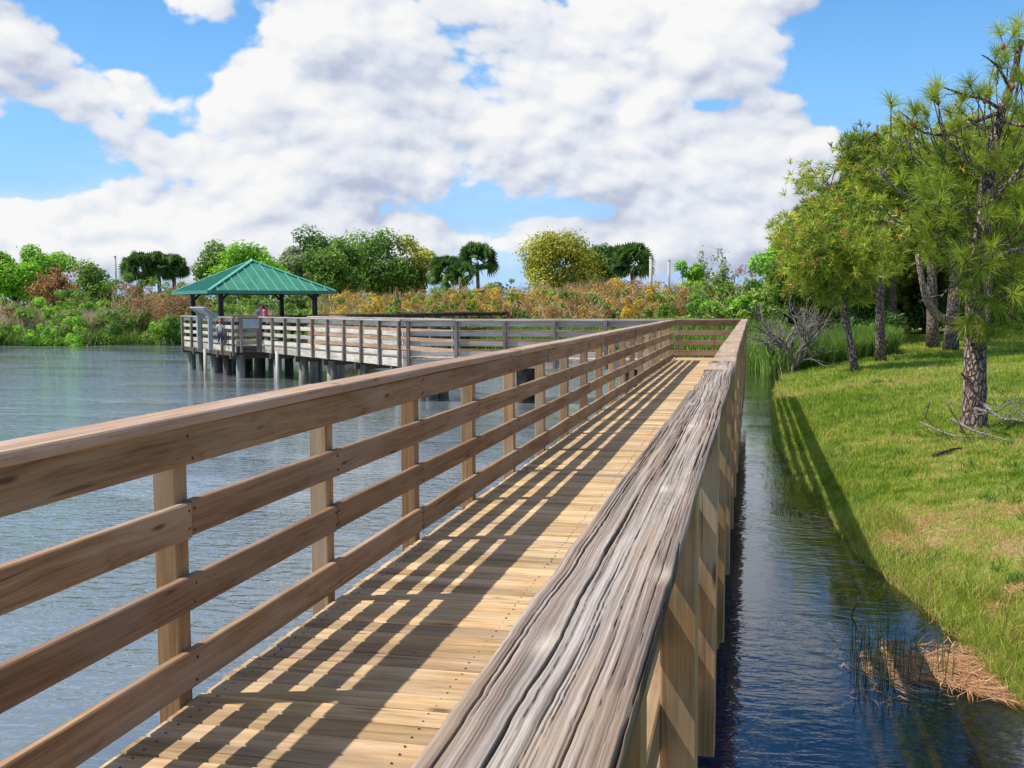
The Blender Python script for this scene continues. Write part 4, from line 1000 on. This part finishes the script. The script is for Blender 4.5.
# ------------------------------------------------------------------ foreground pine
def front_pine():
    r=np.random.default_rng(101);rr=random.Random(101)
    root=empty('pine_tree'); tag(root,'large foreground pine with flaky trunk, S-shaped pale limb and long-needled tufts','pine')
    b=at(974,432,17.6); gz=float(ground_z(b.x,b.y)); base=Vector((b.x,b.y,gz))
    TP=[(974,436,17.6,.235),(974,415,17.6,.20),(975,380,17.6,.185),(976,345,17.7,.175),(975,310,17.7,.16),(978,270,17.8,.15),(984,225,17.9,.13),(987,180,18,.115),(993,145,18,.10),(1001,112,18.1,.08),(1012,80,18.2,.06),(1022,40,18.3,.045)]
    mb=MB(); pts=[at(x,y,d) for x,y,d,_ in TP]; pts[0]=base-Vector((0,0,.15)); rad=[q[3] for q in TP]
    P2=[];R2=[]
    for i in range(len(pts)-1):
        for k in range(3): P2.append(pts[i].lerp(pts[i+1],k/3)+Vector((rr.uniform(-1,1),rr.uniform(-1,1),0))*.012); R2.append((rad[i]*(1-k/3)+rad[i+1]*k/3)*rr.uniform(.95,1.06))
    P2.append(pts[-1]);R2.append(rad[-1])
    mb.tube(P2,R2,20)
    trunk=mb.build('trunk',B_PINE,root,smooth=True)
    limbs=[([(972,331,17.65),(955,323,17.3),(938,316,17.0),(927,300,16.8),(921,275,16.7),(917,254,16.7)],.10,0,B_LIMB),
           ([(984,232,17.9),(960,212,17.6),(930,205,17.3),(905,195,17.1),(888,182,17.0),(878,168,17.0)],.05,3,B_GREY),
           ([(984,245,17.9),(950,232,17.5),(920,228,17.2),(898,222,17.1),(880,206,17.0)],.045,2,B_GREY),
           ([(987,175,18),(960,152,17.8),(940,135,17.6),(945,130,17.6)],.055,0,B_GREY),
           ([(1001,112,18.1),(975,122,17.7),(950,134,17.4),(925,133,17.2),(905,120,17.1)],.040,2,None),
           ([(1001,110,18.1),(985,100,17.8),(965,95,17.6),(945,88,17.5),(933,85,17.4)],.034,1,None),
           ([(1010,90,18.1),(1000,70,18),(990,60,17.8),(982,55,17.7)],.03,1,None),
           ([(1040,128,17.4),(1020,125,17.5),(1000,122,17.8),(985,130,17.6),(968,118,17.4),(955,104,17.3)],.035,2,None),
           ([(1045,150,17.2),(1024,165,17.2),(1002,190,17.3),(985,205,17.2),(962,210,17.1),(944,203,17.0)],.038,3,None),
           ([(1045,240,17.0),(1024,248,17.0),(1006,252,17.1),(990,258,17.1),(975,262,17.2)],.045,3,B_GREY),
           ([(980,262,17.8),(1000,270,17.4),(1020,285,17.2),(1040,290,17.0)],.04,2,None),
           ([(986,200,18),(1005,185,18.2),(1024,176,18.3),(1045,172,18.4)],.045,2,None),
           ([(1045,200,17),(1030,215,17.1),(1012,240,17.2),(998,262,17.1),(985,285,17.0)],.03,3,None),
           ([(1050,330,16.9),(1030,325,17),(1010,318,17.1),(992,322,17.1)],.025,2,None),
           ([(980,290,17.7),(965,285,17.3),(950,288,17.0),(940,298,16.9)],.03,1,None)]
    for (pp,r0,tw,m_) in limbs:
        dead_branch(None,pp,r0,tw*2,rr.randrange(999),m_ or B_PINE,'branch',False,root,tl=.5)
    # tufts: (px, py, D, size) at the twig ends
    T=[(935,92,17.3,1.15),(912,128,17.2,1.1),(898,118,17.2,.9),(968,82,17.5,1.15),(950,112,17.4,1.05),(925,112,17.3,.8),(985,92,17.7,.9),(1003,62,18,1.0),(1015,45,18.2,1.1),(1020,75,18,1.1),(1008,100,18,.9),
       (940,150,17.3,.9),(965,140,17.5,.9),(975,160,17.8,.9),(1010,130,18,.9),(1022,115,18,.9),(1018,22,18.3,.9),
       (945,180,17.1,1.1),(930,200,17,1.05),(948,210,17,1.05),(920,180,17.1,.9),(965,190,17.2,1.05),(935,232,17,1.15),(925,215,17,.95),(955,235,17.1,1.1),(970,215,17.5,1.0),
       (985,205,17.3,.9),(1000,165,17.6,.9),(1015,190,17.3,.9),(1005,215,17.2,1.0),(1020,225,17.2,1),(990,240,17.2,1),(975,255,17.2,1),(945,255,17,1.05),
       (1000,280,17.2,1.05),(985,300,17.1,1.1),(1012,305,17.2,1.05),(965,285,17.1,1.05),(970,318,17,1.0),(1000,325,17,1),(1020,265,17.2,1),(1022,330,17.2,1),(985,275,17.3,1),(960,265,17.1,1),(1024,290,17,1),(1024,150,17.8,1)]
    C=[];D_=[];S=[]
    twig=MB(); center=at(995,230,17.8)
    for (x,y,d,s) in T:
        p=at(x,y,d); k=[p]+[p+Vector((rr.uniform(-.28,.28),rr.uniform(-.5,.5),rr.uniform(-.22,.22))) for _ in range(2)]
        for i,q in enumerate(k):
            o=(q-center); o.normalize(); dd=(o*.7+Vector((rr.uniform(-.5,.5),rr.uniform(-.5,.5),.45))).normalized()
            C.append(q);D_.append(dd);S.append(s*(1 if i==0 else rr.uniform(.7,1)))
            bk=q-dd*.45+Vector((rr.uniform(-.1,.1),rr.uniform(-.1,.1),-.1)); twig.tube([bk-(bk-center)*.12,bk,q],[.014,.011,.007],5,cap=False)
    twig.build('twigs',B_PINE,root,smooth=True)
    C=np.array(C);D_=np.array(D_);S=np.array(S); per=85; n=len(C)
    V,F=needle_tufts(C,D_,.36,per,.0042,r,spread=.85)
    t=np.clip(np.repeat(.50+.4*(r.random(n)-.5),per)+r.normal(size=n*per)*.12,0,1)
    mesh_np('needles',V,F,L_PINE,root,attrs={'tint':np.concatenate([t,t])})
    cm=simple('pine_cone',(.25,.09,.035),.8,.2,noise=(.36,.13,.05),ns=50)
    for (x,y,d) in ((938,102,17.2),(985,101,17.4),(1013,87,17.7),(1003,47,18),(915,124,17.1)):
        cone=MB(); p=at(x,y,d); cone.tube([p+Vector((0,0,-.05)),p+Vector((0,0,-.02)),p+Vector((0,0,.03)),p+Vector((0,0,.07))],[.015,.04,.036,.008],8)
        cone.build('cone',cm,root,smooth=True)
    rebase(root,base)
front_pine()
# limbs of trees further back
def ground_branch(label,pts,r0,tw,seed,name='fallen_branch',mat=None):
    return dead_branch(label,pts,r0,tw,seed,mat or B_DEAD,name,tl=.45)
def gpt(px,py,lift=.03):
    D=17.0
    for _ in range(30):
        p=at(px,py,D); z=float(ground_z(p.x,p.y))+lift; D+= (p.z-z)*4
    return D
def gp(px,py,lift=.03): return (px,py,gpt(px,py,lift))
d0=gpt(974,440)
ground_branch('long bare branch lying left of the foreground pine trunk with an upturned end',[gp(920,422,.16),gp(945,433,.10),gp(965,437,.07),gp(990,436,.06)],.022,0,201)
ground_branch('dark bare branch crossing in front of the foot of the foreground pine',[gp(952,419,.25),gp(972,430,.14),gp(992,436,.07),gp(1013,442,.05)],.03,2,202)
ground_branch('short thick broken stick lying on the grass in front of the pine',[gp(933,456,.04),gp(944,452,.05),gp(954,449,.05),gp(962,448,.04)],.034,0,203,'fallen_stick',B_BROWN)
ground_branch('short thin stick on the grass just right of the thick broken one',[gp(978,454,.03),gp(988,451,.03),gp(1000,449,.03)],.018,0,204,'fallen_stick',B_BROWN)
ground_branch('tangled pale dead branch spreading from the pine foot to the right edge',[gp(985,405,.5),gp(1000,418,.35),gp(1016,420,.3),gp(1035,424,.25)],.03,14,205)
ground_branch('second tangled dead branch low at the right edge behind the first',[gp(975,408,.4),gp(995,412,.42),gp(1012,402,.5),gp(1035,404,.5)],.022,12,206)
ground_branch('thin curved twig standing up from the grass left of the pine trunk',[gp(925,418,.03),(929,405,d0),(928,398,d0),(923,397,d0)],.010,0,207,'upright_twig')
ground_branch('forked thin twig standing beside the left of the pine trunk',[gp(954,415,.03),(949,407,d0),(948,400,d0),(948,392,d0)],.011,0,208,'upright_twig')
ground_branch('snapped dark stub leaning against the pine trunk at knee height',[(961,373,17.3),(968,380,17.3),(976,387,17.4)],.018,0,209,'broken_stub',B_BROWN)

# ------------------------------------------------------------------ grass on the bank
def bank_grass():
    r=np.random.default_rng(300); n=1200000
    D=6.5*np.exp(r.random(n)*math.log(62/6.5)); a=np.radians(r.uniform(-2,17,n)) ; X=D*np.sin(a)*1.0; Y=D*np.cos(a)
    k=r.random(n)<.50; X=X[k];Y=Y[k];D=D[k]
    sd=shore_sd(X,Y); k=(sd>-.12); X=X[k];Y=Y[k];D=D[k];sd=sd[k]
    Z=ground_z(X,Y); k=Z>WATER_Z-.06; X=X[k];Y=Y[k];D=D[k];Z=Z[k];sd=sd[k]
    pat=lump(X,Y,.55,21)*.55+lump(X,Y,.16,22)*.35+lump(X,Y,1.6,23)*.35
    tuft=lump(X,Y,.10,24)
    dry=np.clip(.58+.55*pat+.35*(lump(X,Y,.05,27))+.17*r.normal(size=len(X)),0,1)
    edge=np.exp(-np.maximum(sd,0)/.45); dry=np.clip(dry+.5*edge*(r.random(len(X))-.25),0,1)
    H=(.03+.04*np.clip(tuft+.4,0,1.4)+.03*(dry<.4)*r.random(len(X)))*(1+1.6*edge*r.random(len(X)))
    H*=np.where(dry>.65,.6,1); H*=np.clip(D/14,.85,1.9)
    keep=r.random(len(X))<np.where(dry>.7,.8,1)
    X,Y,Z,D,dry,H=[q[keep] for q in (X,Y,Z,D,dry,H)]
    P=np.stack([X,Y,Z],-1); W=np.clip(.0032*D/8,.003,.022)
    V=[];m=len(X); a=r.uniform(0,6.283,m); s=np.stack([np.cos(a),np.sin(a),a*0],-1)*W[:,None]; b=r.uniform(0,6.283,m)
    l=np.stack([np.cos(b)*.7,np.sin(b)*.7,np.ones(m)],-1)*r.uniform(.5,1,m)[:,None]; l[:,:2]*=r.random(m)[:,None]*1.3
    T=P+l*H[:,None]*1.15
    V=np.stack([P-s,P+s,T],1).reshape(-1,3); F=np.arange(3*m).reshape(m,3)
    print('grass',m)
    o=mesh_np('lawn_grass',V,F,L_GRASS,attrs={'tint':np.clip(dry+r.normal(size=m)*.06,0,1)}); tag(o,'short patchy grass, green with straw-coloured worn spots, covering the right bank','grass',kind='stuff')
bank_grass()
def wpts(n,poly,seed,z=None):
    """spots inside a pixel quad on the water"""
    r=np.random.default_rng(seed); out=[]
    P=[on_z(x,y,WATER_Z) for x,y in poly]
    for _ in range(n):
        a,b=r.random(2); p=(P[0]*(1-a)+P[1]*a)*(1-b)+(P[3]*(1-a)+P[2]*a)*b; out.append((p.x,p.y,(z if z is not None else max(float(0),0)+WATER_Z-.05)))
    return np.array(out)
# rushes standing in the shallows
r_=np.random.default_rng(310)
P_=np.concatenate([wpts(70,[(846,640),(905,650),(900,700),(850,680)],1),wpts(60,[(860,655),(960,665),(950,690),(870,690)],2)])
blades('rushes','dark upright rushes standing in the water near the straw litter',P_,r_.uniform(.22,.62,len(P_)),.0035,L_RUSH,r_.random(len(P_))*.8,311,lean=.16,cat='rushes',bend=.12)
P_=np.concatenate([wpts(420,[(765,440),(815,425),(825,505),(765,500)],3),wpts(260,[(752,395),(785,392),(790,440),(752,440)],4),wpts(900,[(770,450),(812,450),(828,510),(790,515)],6),wpts(160,[(770,500),(822,505),(818,520),(772,512)],5)])
P_=P_[lump(P_[:,0],P_[:,1]*.5,.12,41)>-.1]
blades('water_grass','thin dark grass breaking the surface of the channel beside the bank',P_,r_.uniform(.08,.22,len(P_)),.003,L_RUSH,r_.random(len(P_))*.9,312,lean=1.0,cat='grass',bend=.6)
# taller grass leaning over the near shore
X=r_.uniform(1.0,3.2,40000);Y=r_.uniform(7,20,40000);sd=shore_sd(X,Y);k=(sd>-.15)&(sd<.55);X=X[k];Y=Y[k];sd=sd[k]; k=lump(X,Y,.22,51)>-.05-.25*(Y<10.5); X=X[k][:9000];Y=Y[k][:9000]
P_=np.stack([X,Y,np.maximum(ground_z(X,Y),WATER_Z-.02)],-1)
blades('shore_grass','long green and straw grass leaning over the waterline of the right bank',P_,r_.uniform(.08,.26,len(P_)),.0026,L_GRASS,np.clip(r_.normal(.42,.28,len(P_)),0,1),313,lean=.8,cat='grass',bend=.7)
X=r_.uniform(1.2,9,2600);Y=r_.uniform(8,30,2600);k=(shore_sd(X,Y)>.2)&(lump(X,Y,.35,61)>.12);X=X[k][:420];Y=Y[k][:420]
X=np.repeat(X,26)+r_.normal(size=len(X)*26)*.045;Y=np.repeat(Y,26)+r_.normal(size=len(Y)*26)*.045
blades('bank_weeds','darker green weed tufts scattered through the short grass of the right bank',np.stack([X,Y,ground_z(X,Y)],-1),r_.uniform(.07,.17,len(X)),.006,L_MID,r_.random(len(X))*.8,314,lean=1.1,cat='weeds',bend=.5)
# floating mat of dead stalks and needles
def litter(name,label,polys,ns,seed,L=.28,w=.0022,mat=L_MAT,z=.006,flat=.12,cat='plant litter',aim=None):
    r=np.random.default_rng(seed); P=np.concatenate([wpts(n,q,seed+i,WATER_Z+z) for i,(q,n) in enumerate(zip(polys,ns))]); n=len(P)
    gz_=ground_z(P[:,0],P[:,1]); P[:,2]=np.maximum(P[:,2],gz_+.01)
    a=r.normal(aim if aim is not None else 0,.7 if aim is not None else 3,n); d=np.stack([np.cos(a),np.sin(a),r.normal(size=n)*flat],-1); l=L*r.uniform(.3,1.2,n)[:,None]
    s=np.stack([-np.sin(a),np.cos(a),a*0],-1)*w*r.uniform(.6,1.5,n)[:,None]; q=P+d*l; q[:,2]=np.maximum(q[:,2],P[:,2]-.0); m=(P+q)/2+np.stack([-np.sin(a),np.cos(a),a*0+.25],-1)*l*r.normal(size=n)[:,None]*.07
    P[:,2]+=r.random(n)*.02
    V=np.stack([P-s,P+s,m+s,q,m-s],1).reshape(-1,3); t_=r.random(n)
    o=mesh_np(name,V,bent(n),mat,attrs={'tint':np.concatenate([t_,t_])}); tag(o,label,cat,kind='stuff')
litter('straw_litter','rust and straw coloured dead stalks matted at the near edge of the right bank',
  [[(930,650),(1040,640),(1060,720),(960,690)],[(900,655),(960,655),(985,690),(900,680)],[(880,640),(925,650),(900,700),(868,660)],[(850,655),(880,650),(880,672),(845,672)],[(975,600),(1040,600),(1040,660),(985,655)]],[1900,650,260,70,900],320,aim=-.5)
litter('shore_litter','thin brown dead stalks caught along the grassy waterline of the right bank',[[(870,545),(900,540),(1000,640),(960,655)],[(826,470),(846,470),(900,560),(872,560)],[(940,610),(1040,600),(1040,650),(980,650)]],[800,350,600],322,L=.24,aim=-.9)
litter('floating_stalks','scattered straw stalks floating on the water around the rushes',[[(835,640),(960,640),(960,720),(850,700)]],[110],321,L=.22)
dead_branch('crooked dark twig sticking out of the water left of the rushes',[(848,640,8.9),(850,618,8.9),(857,603,8.9),(859,592,8.9),(849,578,8.9)],.008,0,330,B_BROWN,'water_twig')
dead_branch('low pale forked twig lying on the water at the left end of the rushes',[(822,658,8.6),(828,648,8.6),(832,640,8.6),(830,632,8.6)],.006,3,331,B_DEAD,'water_twig',tl=.15)

# ------------------------------------------------------------------ people under the shelter
def skinned(name,verts,edges,radii,mat,parent,sub=2):
    me=bpy.data.meshes.new(name); me.from_pydata([tuple(v) for v in verts],edges,[]); me.materials.append(mat)
    o=bpy.data.objects.new(name+'_tmp',me); link(o)
    m=o.modifiers.new('skin','SKIN'); 
    for i,rv in enumerate(radii):
        sv=me.skin_vertices[0].data[i]; sv.radius=rv if hasattr(rv,'__len__') else (rv,rv); sv.use_root=(i==0)
    ss=o.modifiers.new('sub','SUBSURF'); ss.levels=sub; ss.render_levels=sub
    dg=bpy.context.evaluated_depsgraph_get(); ev=o.evaluated_get(dg); m2=bpy.data.meshes.new_from_object(ev)
    m2.name=name; bpy.data.objects.remove(o); m2.materials.clear(); m2.materials.append(mat)
    m2.polygons.foreach_set('use_smooth',np.ones(len(m2.polygons),bool))
    return link(bpy.data.objects.new(name,m2),parent)
def person(label,pos,face,H=1.62,shirt=CL_WHITE,legs=CL_BLUE,hair=HAIR,hat=None,arms='phone',lean=0.0,long_hair=False):
    """pos is the spot between the feet; face is the heading of the chest in radians"""
    k=H/1.7; root=empty('person'); tag(root,label,'person')
    f=lambda x,y,z:(x*k,(y+lean*max(z-.95,0))*k,z*k)
    V=[f(0,0,.95),f(0,0,1.12),f(0,.01,1.28),f(0,0,1.42),f(0,.01,1.50),f(0,.03,1.57),f(0,.035,1.63)]
    E=[(i,i+1) for i in range(6)]; R=[(.15,.11),(.125,.095),(.15,.105),(.10,.07),(.052,.052),(.075,.088),(.07,.082)]; R=[(a*k,b*k) for a,b in R]
    def chain(root_i,pts,rad):
        p=root_i
        for q,r0 in zip(pts,rad): V.append(f(*q)); R.append((r0*k,r0*k)); E.append((p,len(V)-1)); p=len(V)-1
        return p
    hands=[]
    for sd in (-1,1):
        chain(0,[(sd*.095,0,.86),(sd*.10,.02,.50),(sd*.105,-.01,.09),(sd*.11,.13,.035)],[.088,.055,.038,.034])
        if arms=='phone' or (arms=='one' and sd>0): A=[(sd*.19,0,1.40),(sd*.27,.12,1.20),(sd*.11,.30,1.50),(sd*.07,.33,1.56)]
        elif arms=='rail': A=[(sd*.19,0,1.40),(sd*.27,.08,1.16),(sd*.20,.34,1.10),(sd*.16,.41,1.10)]
        else: A=[(sd*.19,0,1.40),(sd*.24,-.02,1.12),(sd*.25,.07,.88),(sd*.25,.09,.80)]
        chain(3,A,[.055,.042,.030,.030]); a,b=Vector(A[2]),Vector(A[3]); d=(b-a).normalized(); side=Vector((sd,0,0)); hands.append((a,b,d,sd))
    body=skinned('body',V,E,R,SKIN,root)
    # fingers join the same figure
    for (a,b,d,sd) in hands:
        fv=[];fe=[];fr=[]
        up=d.cross(Vector((1,0,0))).normalized()
        for j,(off,l) in enumerate(((-.026,.055),(-.009,.065),(.009,.062),(.025,.048),(.034,.036))):
            r0=b+Vector((off,0,0)) if j<4 else b-d*.03+Vector((-sd*.03,0,0)); dirn=d if j<4 else (d+Vector((-sd*.9,0,0))).normalized()
            pts=[r0-dirn*.02,r0+dirn*l*.5,r0+dirn*l*.85+up*-.015*1]; n0=len(fv)
            fv+= [f(*p) for p in pts]; fe+=[(n0,n0+1),(n0+1,n0+2)]; fr+=[.0095*k,.009*k,.0075*k]
        skinned('hand',fv,fe,fr,SKIN,root,1)
    # clothes
    TV=[f(0,0,.97),f(0,0,1.12),f(0,.01,1.28),f(0,0,1.41)]; TE=[(0,1),(1,2),(2,3)]; TR=[(.162*k,.122*k),(.138*k,.108*k),(.163*k,.118*k),(.112*k,.08*k)]
    for sd in (-1,1):
        el=(sd*.235,.06,1.29) if arms!='down' else (sd*.225,-.01,1.24)
        n=len(TV); TV+= [f(sd*.19,0,1.40),f(*el)]; TE+= [(3,n),(n,n+1)]; TR+= [(.068*k,.068*k),(.058*k,.058*k)]
    skinned('shirt',TV,TE,TR,shirt,root)
    LV=[f(0,0,.95)];LE=[];LR=[(.165*k,.125*k)]
    for sd in (-1,1):
        n=len(LV); LV+=[f(sd*.095,0,.84),f(sd*.10,.015,.52),f(sd*.105,0,.14)]; LE+=[(0,n),(n,n+1),(n+1,n+2)]; LR+=[(.098*k,.098*k),(.068*k,.068*k),(.052*k,.052*k)]
    skinned('trousers',LV,LE,LR,legs,root)
    HV=[f(0,-.01,1.56),f(0,.005,1.635),f(0,.02,1.665)];HR=[(.084*k,.085*k),(.082*k,.09*k),(.06*k,.07*k)];HE=[(0,1),(1,2)]
    if long_hair: HV.append(f(0,-.06,1.42)); HR.append((.05*k,.03*k)); HE.append((0,3))
    skinned('hair',HV,HE,HR,hair,root)
    for sd in (-1,1):
        e=MB(); e.tube([f(sd*.031,.108,1.602),f(sd*.031,.122,1.602)],.010*k,6); e.build('eye',BLACKP,root)
    e=MB(); e.tube([f(0,.11,1.60),f(0,.138,1.575),f(0,.115,1.568)],[.006*k,.013*k,.010*k],6); e.build('nose',SKIN,root)
    if hat is not None:
        h=MB(); h.tube([f(0,.02,1.645),f(0,.02,1.655),f(0,.02,1.66),f(0,.02,1.71),f(0,.02,1.74)],[.12*k if hat is not CL_ORANGE else .098*k,.12*k if hat is not CL_ORANGE else .098*k,.096*k,.088*k,.045*k],14)
        if hat is CL_ORANGE: h.bar(f(0,.09,1.652),f(0,.20,1.64),.13*k,.012)
        h.build('hat',hat,root,smooth=True)
    if arms=='phone':
        c=MB(); c.bar(f(-.06,.40,1.59),f(.06,.40,1.59),.05*k,.07*k); c.build('camera',BLACKP,None); o=col.objects[-1]; o.name='camera_device'; tag(o,'small dark camera held up by the person in white','camera')
        o.location=pos; o.rotation_euler=(0,0,face-math.pi/2)
    root.location=pos; root.rotation_euler=(0,0,face-math.pi/2)
    return root
p=at(260.5,318,41.3); person('person in a white top and straw hat holding a camera up under the shelter',Vector((p.x,p.y,.002)),R_(-20),1.58,CL_WHITE,CL_BLUE,hat=HATM,arms='phone')
p=at(268.5,318,40.9); person('person in a pink top with dark hair leaning forward beside the one in white',Vector((p.x,p.y,.002)),R_(200),1.52,CL_PINK,CL_BLUE,arms='rail',lean=.35,long_hair=True)
p=at(220,330,39.6); person('small child in an orange cap and white shirt behind the railing',Vector((p.x,p.y,.002)),R_(-60),.90,CL_WHITE,CL_BLUE,hat=CL_ORANGE,arms='down')
